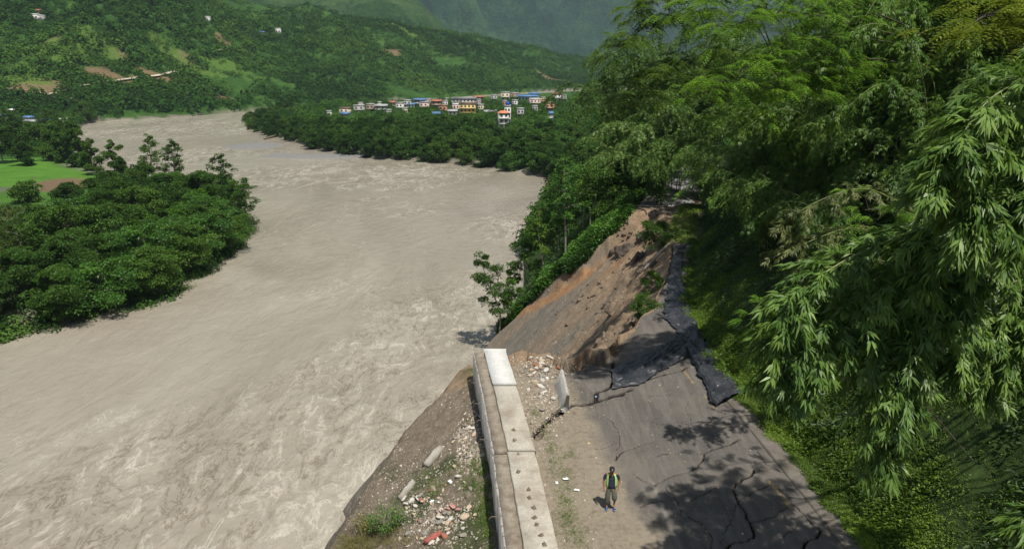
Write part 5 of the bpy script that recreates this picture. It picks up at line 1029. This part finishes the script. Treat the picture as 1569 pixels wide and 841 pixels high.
# ---- the tree covered spit on the left
IK = [limb_tree('riverside_tree', 8.6, 3.9, 17, M_BARK, M_BRD, 0, .42, 4, .2, crown0=.30, quads=190, ls=.33) for _ in range(5)] + [limb_tree('riverside_tree', 7.2, 4.3, 16, M_BARK, M_BRL, 0, .36, 4, .2, crown0=.35, quads=190, ls=.33) for _ in range(2)]
IK += [limb_tree('riverside_tree', 10.5, 3.0, 18, M_BARKG, M_BRD, 0, .55, 4, .18, crown0=.35, quads=120, ls=.33), limb_tree('riverside_tree', 10, 3.4, 14, M_BARKG, leafmat('olive_leaf', (.03, .055, .012), (.06, .10, .02), (.11, .16, .035), .5, .3, .6, .1), 0, .5, 4, .18, crown0=.4, quads=100, ls=.36, ratio=.4),
       limb_tree('riverside_tree', 6.5, 3.6, 14, M_BARK, leafmat('fresh_leaf', (.045, .11, .012), (.085, .19, .02), (.14, .27, .035), .5, .35, .6, .1), 0, .5, 4, .2, crown0=.2, quads=150, ls=.30)]
zone = shp([(-60, 535), (0, 522), (60, 508), (110, 496), (150, 481), (200, 472), (250, 458), (300, 425), (330, 403), (362, 380), (376, 358), (378, 338), (345, 322), (300, 330), (240, 322), (190, 330), (130, 372), (60, 388), (-60, 405)])
tipt = at_z(np.array([344, 377, 360, 236, 272.]), np.array([325, 352, 338, 292, 300.]), -15.5); pts = []; tries = 0
bx0, by0 = zone.min(0); bx1, by1 = zone.max(0)
while len(pts) < 84 and tries < 9000:
    tries += 1; x = rng.uniform(bx0, bx1); y = rng.uniform(by0, by1)
    if inside(np.array([x]), np.array([y]), zone)[0] and all((x - q_[0]) ** 2 + (y - q_[1]) ** 2 > 6.5 ** 2 for q_ in tipt) and all((x - a) ** 2 + (y - b) ** 2 > 5.4 ** 2 for a, b in pts): pts.append((x, y))
for i, (x, y) in enumerate(pts):
    edge = seg_dist(np.array([x]), np.array([y]), zone)[0]; g = 'trees of the wooded river spit'
    place(IK, int(rng.integers(10)), x, y, 'leafy green tree in the dense wood on the river spit', 'tree', g, float(rng.uniform(.72, 1.25)), rng.uniform(0, 6.28), h_valley)
nz = 9000; xz = rng.uniform(bx0, bx1 + 3, nz); yz = rng.uniform(by0, by1, nz); dz = sdist(xz, yz, zone); oz = (dz > -1.2) & ((dz < 3.2) | (rng.uniform(0, 1, nz) < .10)); xz, yz = xz[oz][:800], yz[oz][:800]
M_SHR = leafmat('shore_shrub_leaf', (.02, .055, .010), (.048, .11, .018), (.10, .19, .03), 0, .3, .6, .1)
def clump_forest(name, P, R, per, ls, mat, flat=.8, tint=None):
    n = len(P); d = unit(rng.normal(0, 1, (n, per, 3))); d[..., 2] = np.abs(d[..., 2]); R = np.broadcast_to(R, (n,))
    lob = 1 + .3 * np.sin(d[..., :1] * 5 + rng.uniform(0, 6, (n, 1, 1))) * np.cos(d[..., 1:2] * 4 + rng.uniform(0, 6, (n, 1, 1)))
    Q = P[:, None] + d * lob * R[:, None, None] * np.array([1, 1, flat * 1.25]) * rng.uniform(.75, 1.05, (n, per, 1)) + np.array([0, 0, .25]) * R[:, None, None]
    N = d + rng.normal(0, .25, d.shape) + [0, 0, .45]; D = np.cross(N, rng.normal(0, 1, d.shape)) + [0, 0, -.2]; l = (ls * R[:, None] * rng.uniform(.6, 1.3, (n, per))).ravel()
    V, F = leaf_quads(Q.reshape(-1, 3), D.reshape(-1, 3), N.reshape(-1, 3), l, l * .8, .12, .05); tt = rng.uniform(.05, .8, n) if tint is None else tint
    return tag(mesh_np(name, V, F, mat, attrs=dict(tint=np.repeat(np.clip(np.repeat(tt, per) + rng.normal(0, .09, n * per), 0, 1), 4))), kind='stuff')
clump_forest('undergrowth', np.stack([xz, yz, h_valley(xz, yz) - .1], -1), rng.uniform(.9, 2.1, len(xz)), 150, .2, M_SHR, .9)
def vtree(name, label, u, v, top, R, nl, leaf=M_BRD, bark=M_BARKG, **kw):
    p = march([u], [v], h_valley, 60, 900, 900)[0]; t = p[1]; H = (v - top) / FPX * t * 1.02; o = limb_tree(name, H, R / FPX * t, nl, bark, leaf, 0, **kw); o.location = p; tag(o, label, 'tree'); return o
vtree('tall_open_tree', 'tall open tree behind the spit, the left one of two standing against the river', 236, 285, 207, 13, 17, crown0=.35, quads=42, k=5, ls=.42, flat=.35, trunk_r=.2)
vtree('tall_open_tree', 'tall open tree behind the spit, the right one of two standing against the river', 272, 295, 214, 14, 19, crown0=.30, quads=42, k=5, ls=.42, flat=.35, trunk_r=.2)
vtree('tall_open_tree', 'loose branched tree rising above the far corner of the spit', 344, 325, 236, 19, 12, crown0=.5, quads=50, k=4, ls=.42, flat=.35, trunk_r=.18)
vtree('tall_open_tree', 'tree with a bare trunk at the very tip of the wooded spit', 379, 350, 272, 19, 12, crown0=.45, quads=55, k=4, ls=.4, flat=.3, trunk_r=.16, lean=(.6, 0))
for (u, v, top, R, l) in [(145, 268, 216, 16, 'rounded dark tree on the sandbank, leftmost of the row'), (176, 262, 217, 11, 'narrow upright dark tree on the sandbank'), (187, 268, 243, 9, 'small round tree right of the narrow upright one'), (134, 262, 238, 8, 'small bush like tree left of the rounded dark one'), (118, 256, 238, 12, 'low tree by the channel under the big tree group'), (171, 283, 265, 7, 'tiny round tree in front of the sandbank row'),
                        (40, 254, 220, 14, 'lone dark tree at the upper edge of the rice field'), (38, 310, 282, 22, 'dark tree below the ploughed field, beside the pole'), (104, 312, 284, 20, 'dark tree at the end of the ploughed field'), (78, 246, 222, 14, 'tree right of the lone one at the field edge'), (98, 248, 228, 12, 'low tree beneath the tall group by the river'), (205, 300, 262, 22, 'tree at the back left corner of the spit'), (225, 300, 250, 20, 'tree under the left open tree at the back of the spit'), (275, 300, 268, 18, 'bright tree at the foot of the right open tree')]:
    vtree('bank_tree', l, u, v, top, R, 12, crown0=.15, quads=130, ls=.5, flat=.7, trunk_r=.2, k=4)
for (u, v, top, R, l) in [(122, 250, 190, 15, 'tallest tree of the group on the left bank, with bare lower stems'), (108, 246, 186, 18, 'broad tree in the tall group on the left bank'), (92, 244, 188, 18, 'left tree of the tall group on the left bank'), (5, 250, 200, 18, 'big dark tree at the left edge of the photo above the fields'), (28, 232, 190, 16, 'dark tree behind the lone field tree'), (60, 228, 192, 18, 'tree between the hamlet and the rice field'), (132, 188, 160, 16, 'dark tree on the far bank corner where the river comes in'), (80, 205, 172, 14, 'tree right beside the hamlet roofs'), (20, 205, 172, 14, 'tree in front of the white shrine')]:
    vtree('bank_tree', l, u, v, top, R, 13, crown0=.3, quads=120, ls=.6, flat=.6, trunk_r=.25, k=4)
small_p = at_y(57, 292, 226)

# ---- forest on the far tongue of land
FK = [limb_tree('forest_tree', 9, 4.4, 14, M_BARK, M_FOR, 0, .6, 4, .22, crown0=.15, quads=95, ls=.62) for _ in range(5)]
FK += [limb_tree('forest_tree', 10, 4.0, 14, M_BARK, M_BRL if q else M_FOR, 0, .75, 4, .22, crown0=.15, quads=95, ls=.6) for q in range(2)]
nn = 80000; x = rng.uniform(-190, 60, nn); y = rng.uniform(186, 560, nn); d = sdist(x, y, PENIN); ok = d > 1.5; x, y, d = x[ok], y[ok], d[ok]
cell = {}; front = []; back = []
def vill(x, y):                                                  # the village clearing
    u = 784.5 + FPX * x / y; return (d_ > 60) & (u > 515)
for i in range(len(x)):
    sp = 5.6 if d[i] < 40 else 6.5; c = (int(x[i] // sp), int(y[i] // sp))
    if any((c[0] + a, c[1] + b, k) in cell and (cell[(c[0] + a, c[1] + b, k)][0] - x[i]) ** 2 + (cell[(c[0] + a, c[1] + b, k)][1] - y[i]) ** 2 < sp ** 2 for a in (-1, 0, 1) for b in (-1, 0, 1) for k in (d[i] < 40,)): continue
    cell[(c[0], c[1], d[i] < 40)] = (x[i], y[i]); u_ = 784.5 + FPX * x[i] / y[i] * .98
    if u_ > 930: continue
    (front if y[i] < 330 + .0 and d[i] < 60 or d[i] < 16 and y[i] < 480 and x[i] < -60 else back).append((x[i], y[i], d[i], u_))
front.sort(key=lambda q: q[1]); front_i = front[:270]; back += front[270:]
for i, (xx, yy, dd, uu_) in enumerate(front_i):
    place(FK, int(rng.integers(7)), xx, yy, 'green tree in the front of the dense forest below the village', 'tree', 'trees below the village', float(rng.uniform(.62, .9) if xx > -100 else rng.uniform(.52, .75)), rng.uniform(0, 6.28), h_valley)
bk = np.array([(a, b, c, u_) for a, b, c, u_ in back]); dens = np.where((bk[:, 3] > 515) & (bk[:, 2] > 50), .72, 1.0); bk = bk[rng.uniform(0, 1, len(bk)) < dens]
HC = np.array(HOUSE_XY); dd_ = np.full(len(bk), 1e9)
for hx, hy, hw_ in HC:                                           # keep crowns out of the houses and off their river side
    e_ = np.hypot((bk[:, 0] - hx * bk[:, 1] / hy), 0); dd_ = np.minimum(dd_, np.where((bk[:, 1] > hy - 15) & (bk[:, 1] < hy + hw_ + 2) & (e_ < hw_ * .62 + 1.0), 0, 99))
vz = (dd_ < 1); bk = bk[~(vz & (rng.uniform(0, 1, len(bk)) < .85))]
P = np.stack([bk[:, 0], bk[:, 1], h_valley(bk[:, 0], bk[:, 1]) + np.where(bk[:, 2] > 42, .2, .9)], -1)
nv = 9000; xv = rng.uniform(-90, 70, nv); yv = rng.uniform(240, 520, nv); dv = sdist(xv, yv, PENIN); okv = dv > 45
for hx, hy, hw_ in HC: okv &= ~((np.abs(xv - hx) < hw_ * .55 + .8) & (yv > hy - 4) & (yv < hy + hw_ + 1))
xv, yv = xv[okv][:2600], yv[okv][:2600]; clump_forest('forest', np.stack([xv, yv, h_valley(xv, yv) - .2], -1), rng.uniform(.7, 2.1, len(xv)), 60, .36, M_HIL)
clump_forest('forest', P, np.where(bk[:, 2] > 42, rng.uniform(1.5, 3.1, len(P)), rng.uniform(2.2, 3.6, len(P))), 110, .28, M_HIL)
n = 9000; y = rng.uniform(118, 330, n); x = SHORE(y) + rng.exponential(16, n); hh_ = h_valley(x, y); u = 784.5 + FPX * x / y; m = (hh_ > WATER_Z + 1) & (u < 980); P = np.stack([x, y, hh_], -1)[m][:2200]
clump_forest('forest', P, rng.uniform(1.6, 3.4, len(P)), 110, .26, M_HIL)
# left bank behind the fields, then the hill
n = 5000; u = rng.uniform(-40, 145, n); v = rng.uniform(176, 246, n); P = march(u, v, h_valley, 100, 700, 400); fld = sdist(P[:, 0], P[:, 1], PAD) < -3
ok = fld & ((v < 215) | ((u < 95) & (v < 236))) & (P[:, 1] < 480) & (P[:, 2] > WATER_Z + .5) & ~((u < 100) & (v > 181) & (v < 196) & (rng.uniform(0, 1, n) < .75)); P = P[ok][:650]
clump_forest('forest', P, rng.uniform(1.6, 3.6, len(P)), 100, .3, M_HIL)
def hillpts(n, umin, umax, dmax):
    u = rng.uniform(umin, umax, n); rs = hs_r(u); R = np.interp(u, [0, 300, 500, 900], [430, 400, 400, 330]); d = 3 + rng.uniform(0, 1, n) ** 1.0 * R * dmax; y = rs + d; x = (u - 784.5) / FPX * y; return x, y, d, u
x, y, d, u = hillpts(30000, -60, 980, 1.12); dn = fbm(x * .010, y * .010, 801, 4) + .35 * fbm(x * .04, y * .04, 802) + .1
near_terr = patch_near = np.zeros(len(x)); from_grid = lambda A_: A_[np.searchsorted(fx, x).clip(0, len(fx) - 1), np.searchsorted(fy, y).clip(0, len(fy) - 1)]
ok = (rng.uniform(0, 1, len(x)) < ss(-.6, .1, dn)) & (from_grid(np.maximum(vsoil, terr * .8)) < rng.uniform(.3, 1, len(x))); x, y, u = x[ok], y[ok], u[ok]
P = np.stack([x, y, h_hill(x, y)], -1); clump_forest('forest', P, rng.lognormal(.85, .40, len(P)).clip(1.0, 6), 36, .42, M_HIL, .8, np.clip(.38 + .55 * fbm(x * .012, y * .012, 803) + rng.normal(0, .14, len(P)), .02, .95))
# blue covers on the river bank of the tongue
for (u, v, w, l) in [(468, 196, 9, 'blue tarpaulin on the steep bank below the trees'), (479, 201, 4, 'small blue tarpaulin hanging right of the larger one')]:
    p = march([u], [v + 2], h_valley, 60, 900, 900)[0]; k = p[1] / FPX; n = 10; A, B = np.meshgrid(np.linspace(-.5, .5, n), np.linspace(-.5, .5, n), indexing='ij')
    o = mesh_np('tarpaulin', np.stack([A * w * k, B * 2 + .3 * fbm(A * 4, B * 4, 901), B * 3 * 1.2 + .3 * fbm(A * 5, B * 5, 902)], -1).reshape(-1, 3), grid_faces(n, n), RM['blue'], smooth=True)
    o.location = (p[0], p[1] - 6, p[2] + 2.5); tag(o, l, 'tarpaulin', 'blue tarpaulins on the river bank')
# dirt tracks on the hill
def track(px, w, mat, name='dirt_track'):
    p = march(np.array(px, float)[:, 0], np.array(px, float)[:, 1], h_valley, 60, 1600, 900); s = catmull(p, 60); s[:, 2] = h_valley(s[:, 0], s[:, 1]); d = unit(np.gradient(s, axis=0) * [1, 1, 0]); q = np.cross(d, [0, 0, 1.0])
    V = np.concatenate([s + q * w, s - q * w]); V[:, 2] = np.maximum(h_valley(V[:, 0], V[:, 1]), np.tile(s[:, 2], 2)) + .9; i = np.arange(59); tag(mesh_np(name, V, np.stack([i, i + 1, i + 61, i + 60], -1), mat), kind='structure')
M_TRK = simple('pale_earth_track', (.42, .37, .28), .95, .2, .05)
track([(50, 151), (75, 147), (100, 140), (140, 131), (190, 124), (235, 119), (270, 112)], 1.6, M_TRK); track([(383, 64), (384, 58), (382, 52)], 1.6, M_TRK); track([(318, 83), (335, 79), (352, 74)], 1.2, M_TRK)
# fallen trunk by the sand bar
p0 = march([404, 427], [213, 208], lambda x, y: np.full(np.shape(x), WATER_Z + .4), 100, 900, 500); m = MB(); o_ = p0.mean(0); m.tube(np.vstack([p0[0] - o_, [0, 0, .25], p0[1] - o_ + [0, 0, .5]]), [.3, .5, .35], 6); ob = m.build('driftwood', M_BARK); ob.location = o_; tag(ob, 'dark trunk stranded at the tip of the far grey sandbar', 'driftwood')
# power line towers and pole
def pylon(label, u, vb, vt, dist):
    p = at_y(u, vb, dist); g = h_hill(np.array([p[0]]), np.array([dist]))[0]; H = at_y(u, vt, dist)[2] - g; m = MB(); r = .12; root = empty('pylon', (p[0], dist, g)); tag(root, label, 'pylon', 'lattice towers on the hill')
    def wz(f): return 2.6 * (1 - f) ** 1.3 + .5
    for sx in (-1, 1):
        for sy in (-1, 1): m.tube([(sx * wz(f), sy * wz(f), H * f) for f in np.linspace(0, 1, 7)], r, 4)
    fs = np.linspace(0, 1, 10)
    for a, b in zip(fs[:-1], fs[1:]):
        for s in (-1, 1):
            m.tube([(-wz(a), s * wz(a), H * a), (wz(b), s * wz(b), H * b)], r * .6, 3); m.tube([(wz(a), s * wz(a), H * a), (-wz(b), s * wz(b), H * b)], r * .6, 3); m.tube([(s * wz(a), -wz(a), H * a), (s * wz(b), wz(b), H * b)], r * .6, 3)
    m.build('lattice', M_PYL, root); c = MB()
    for f in (.72, .85, .97): c.tube([(-4.5, 0, H * f), (0, 0, H * f + .6), (4.5, 0, H * f)], r, 4)
    c.build('cross_arm', M_PYL, root)
M_PYL = simple('galvanised_steel', (.30, .31, .32), .5, .1, 3, .5)
pylon('lattice power tower at the top left of the hill', 162, 22, -30, 820); pylon('lattice power tower at the top centre of the hill', 359, 28, -8, 1000)
pp = march([57], [292], h_valley, 60, 600, 800)[0]; kk = pp[1] / FPX; m = MB(); m.tube([(0, 0, -.3), (0, 0, 22 * kk)], [.14, .09], 7); root = empty('utility_pole', tuple(pp)); tag(root, 'thin wooden pole standing in the ploughed field', 'pole'); m.build('pole', M_BARK, root); MB().box((0, 0, 20.5 * kk), (1.1, .1, .1)).build('crossarm', M_BARK, root)

# ------------------------------------------------------------------ the man
def skinned(name, V, E, R, mat, parent, sub=2):
    me = bpy.data.meshes.new(name); me.from_pydata([tuple(v) for v in V], E, []); ob = bpy.data.objects.new(name, me); COL.objects.link(ob)
    md = ob.modifiers.new('skin', 'SKIN'); md.use_smooth_shade = True; md.branch_smoothing = .6
    for i, r in enumerate(R): me.skin_vertices[0].data[i].radius = (r if isinstance(r, tuple) else (r, r)); me.skin_vertices[0].data[i].use_root = (i == 0)
    s = ob.modifiers.new('sub', 'SUBSURF'); s.levels = s.render_levels = sub
    dg = bpy.context.evaluated_depsgraph_get(); m2 = bpy.data.meshes.new_from_object(ob.evaluated_get(dg)); ob.modifiers.clear(); ob.data = m2; m2.name = name; m2.materials.clear(); m2.materials.append(mat); ob.parent = parent
    return ob
SKIN = simple('skin_brown', (.24, .115, .065), .6, .1, 6); NAVY = simple('navy_cloth', (.028, .035, .062), .85, .25, 14); OLV = simple('grey_green_cloth', (.10, .105, .082), .9, .25, 14)
HIV = simple('hivis_cloth', (.40, .62, .18), .7, .08, 8); BLK = simple('black_cloth', (.014, .014, .017), .8, .2, 12); SND = simple('blue_sandal', (.10, .16, .34), .6, .2, 12); MARK = simple('white_thread', (.7, .7, .7), .8, .05, 9)
pf = at_z(935, 776, .06); man = empty('person', tuple(pf), math.radians(-6)); tag(man, 'man in black cap, navy shirt and open yellow green vest walking on the dirt', 'person')
# facing -y, his right side is -x; joints
ank_r, kn_r, hip_r = (-.135, -.04, .09), (-.135, -.08, .47), (-.10, 0, .89)
ank_l, kn_l, hip_l = (.14, .02, .12), (.15, -.15, .50), (.10, 0, .89)
sh_r, el_r, wr_r = (-.21, .01, 1.39), (-.285, .02, 1.11), (-.275, -.07, .86)
sh_l, el_l, wr_l = (.21, .01, 1.39), (.295, .05, 1.13), (.255, -.07, .93)
V = [(0, 0, .92), (0, -.01, 1.10), (0, 0, 1.30), (0, .01, 1.43), (0, -.01, 1.50), (0, -.035, 1.57), (0, -.03, 1.66), hip_r, kn_r, ank_r, hip_l, kn_l, ank_l, sh_r, el_r, wr_r, sh_l, el_l, wr_l,
     (-.27, -.10, .80), (.245, -.11, .87), (-.14, -.13, .035), (.15, -.14, .035), (0, -.12, 1.575)]
E = [(0, 1), (1, 2), (2, 3), (3, 4), (4, 5), (5, 6), (0, 7), (7, 8), (8, 9), (0, 10), (10, 11), (11, 12), (3, 13), (13, 14), (14, 15), (3, 16), (16, 17), (17, 18), (15, 19), (18, 20), (9, 21), (12, 22)]
R = [(.13, .10), (.12, .10), (.14, .10), .08, .055, .078, .082, .085, .055, .036, .085, .055, .036, .055, .042, .028, .055, .042, .028, (.038, .02), (.038, .02), (.04, .025), (.04, .025)]
body = skinned('body', V[:-1], E, R, SKIN, man)
def hand(c, s):                                               # four unequal curled fingers and a thumb per hand, parented to the body
    for q in range(4):
        x = c[0] + (-.024 + q * .016) ; L = [.062, .072, .068, .052][q]; skinned('finger', [(x, c[1], c[2] - .005), (x, c[1] - .012, c[2] - L * .5), (x, c[1] - .002, c[2] - L)], [(0, 1), (1, 2)], [.0085, .008, .006], SKIN, body, 1)
    skinned('thumb', [(c[0] - s * .03, c[1], c[2] + .03), (c[0] - s * .048, c[1] - .02, c[2] + .0), (c[0] - s * .045, c[1] - .03, c[2] - .028)], [(0, 1), (1, 2)], [.011, .010, .008], SKIN, body, 1)
hand((-.27, -.105, .785), -1); hand((.245, -.115, .855), 1)
skinned('shirt', [(0, -.005, .80), (0, -.015, 1.0), (0, -.01, 1.20), (0, .005, 1.36), (0, .01, 1.44), (-.2, .01, 1.39), (-.262, .015, 1.19), (.2, .01, 1.39), (.272, .03, 1.20)], [(0, 1), (1, 2), (2, 3), (3, 4), (3, 5), (5, 6), (3, 7), (7, 8)],
        [(.185, .15), (.19, .15), (.18, .135), (.14, .105), (.075, .07), .082, .07, .082, .07], NAVY, man)
skinned('trousers', [(0, 0, .93), (0, 0, .86), (-.10, -.005, .80), (-.115, -.06, .50), (-.13, -.045, .17), (.10, -.01, .80), (.13, -.13, .52), (.14, -.09, .34)], [(0, 1), (1, 2), (2, 3), (3, 4), (1, 5), (5, 6), (6, 7)], [(.17, .13), (.17, .135), .122, .105, .098, .122, .108, .105], OLV, man)
# open vest: back and two narrow fronts wrapped round the shoulders
def vest_strip(a0, a1, n=14):
    hs = np.array([.90, 1.03, 1.15, 1.25, 1.34, 1.41, 1.455]); rx_ = np.array([.215, .215, .21, .205, .195, .16, .105]); ry_ = np.array([.170, .172, .165, .155, .135, .11, .085]); an = np.linspace(a0, a1, n)
    A, B = np.meshgrid(an, np.arange(7), indexing='ij'); return np.stack([rx_[B] * np.sin(A), -.008 - ry_[B] * np.cos(A), hs[B]], -1).reshape(-1, 3), grid_faces(n, 7)
ves = MB()
for a0, a1 in ((math.radians(38), math.radians(322)),): v_, f_ = vest_strip(a0, a1, 34); ves.add(v_, f_)
vo = ves.build('vest', HIV, man, True); sd = vo.modifiers.new('thick', 'SOLIDIFY'); sd.thickness = .012
# cap
cp = MB(); pr_ = [(0, .098), (.03, .10), (.065, .088), (.09, .055), (.10, .01)]; k = 14; an = np.arange(k) / k * 6.283
cv = np.array([[r_ * math.sin(a) * 1.0, -.03 - r_ * math.cos(a) * 1.08, 1.632 + z_] for z_, r_ in pr_ for a in an]); ff = [[i * k + j, i * k + (j + 1) % k, (i + 1) * k + (j + 1) % k, (i + 1) * k + j] for i in range(4) for j in range(k)]; cp.add(cv, ff, [list(range(4 * k, 5 * k))])
ba = np.linspace(-1.1, 1.1, 9); bv_ = np.array([[.098 * math.sin(a), -.03 - .105 * math.cos(a), 1.637] for a in ba] + [[.085 * math.sin(a), -.10 - .115 * math.cos(a), 1.618] for a in ba] + [[.085 * math.sin(a), -.10 - .115 * math.cos(a), 1.608] for a in ba] + [[.098 * math.sin(a), -.03 - .105 * math.cos(a), 1.627] for a in ba])
cp.add(bv_, [[r_ * 9 + j, r_ * 9 + j + 1, (r_ + 1) % 4 * 9 + j + 1, (r_ + 1) % 4 * 9 + j] for r_ in range(4) for j in range(8)]); cap = cp.build('cap', BLK, man, True)
lg = MB(); lg.tube([(-.018, -.143, 1.655), (.012, -.143, 1.70)], .006, 4); lg.tube([(.012, -.143, 1.70), (.020, -.143, 1.66)], .006, 4); lg.tube([(-.022, -.143, 1.652), (.022, -.143, 1.654)], .006, 4); lg.build('emblem', MARK, cap)
# face
fc = MB(); fc.tube([(0, -.108, 1.605), (0, -.132, 1.575), (0, -.112, 1.565)], [.008, .016, .010], 6); fc.build('nose', SKIN, body, True)
for s in (-1, 1):
    MB().tube([(s * .047, -.098, 1.603), (s * .018, -.110, 1.603)], .007, 5).build('eye', BLK, body); MB().tube([(s * .082, -.02, 1.565), (s * .088, -.01, 1.60), (s * .08, 0, 1.62)], [.012, .016, .01], 6).build('ear', SKIN, body, True)
    MB().tube([(s * .05, -.1, 1.617), (s * .016, -.113, 1.617)], .005, 4).build('eyebrow', BLK, body)
MB().tube([(-.025, -.108, 1.545), (.025, -.108, 1.545)], .006, 5).build('mouth', simple('lips', (.16, .06, .05), .5, .1), body)
MB().tube([(-.075, .03, 1.55), (0, .065, 1.55), (.075, .03, 1.55)], .02, 6).build('hair', BLK, body, True)
for (x, y, z) in ((-.14, -.095, .0), (.15, -.105, .0)):
    sd_ = MB(); a = np.arange(14) / 14 * 6.283; o1 = np.stack([x + .048 * np.sin(a), y - .13 * np.cos(a), 0 * a + z - .03], -1); sd_.add(np.vstack([o1, o1 + [0, 0, .03]]), [[j, (j + 1) % 14, 14 + (j + 1) % 14, 14 + j] for j in range(14)], [list(range(14))[::-1], list(range(14, 28))]); so_ = sd_.build('sandal', SND, man)
    MB().tube([(x - .05, y - .03, z + .0), (x, y - .05, z + .062), (x + .05, y - .03, z)], [.018, .022, .018], 5).build('strap', SND, so_, True)
HAZE_D = 0.00009
# ------------------------------------------------------------------ haze
hm = bpy.data.materials.new('valley_haze'); hm.use_nodes = True; hn = hm.node_tree.nodes; hn.clear()
ho = hn.new('ShaderNodeOutputMaterial'); pv = hn.new('ShaderNodeVolumePrincipled')
pv.inputs['Color'].default_value = (.62, .80, 1, 1); pv.inputs['Density'].default_value = HAZE_D; pv.inputs['Anisotropy'].default_value = 0.1
hm.node_tree.links.new(pv.outputs[0], ho.inputs['Volume'])
hz = MB().box((0, 4300, 1400), (24000, 13000, 2940)).build('haze', hm)
tag(hz, kind='stuff')
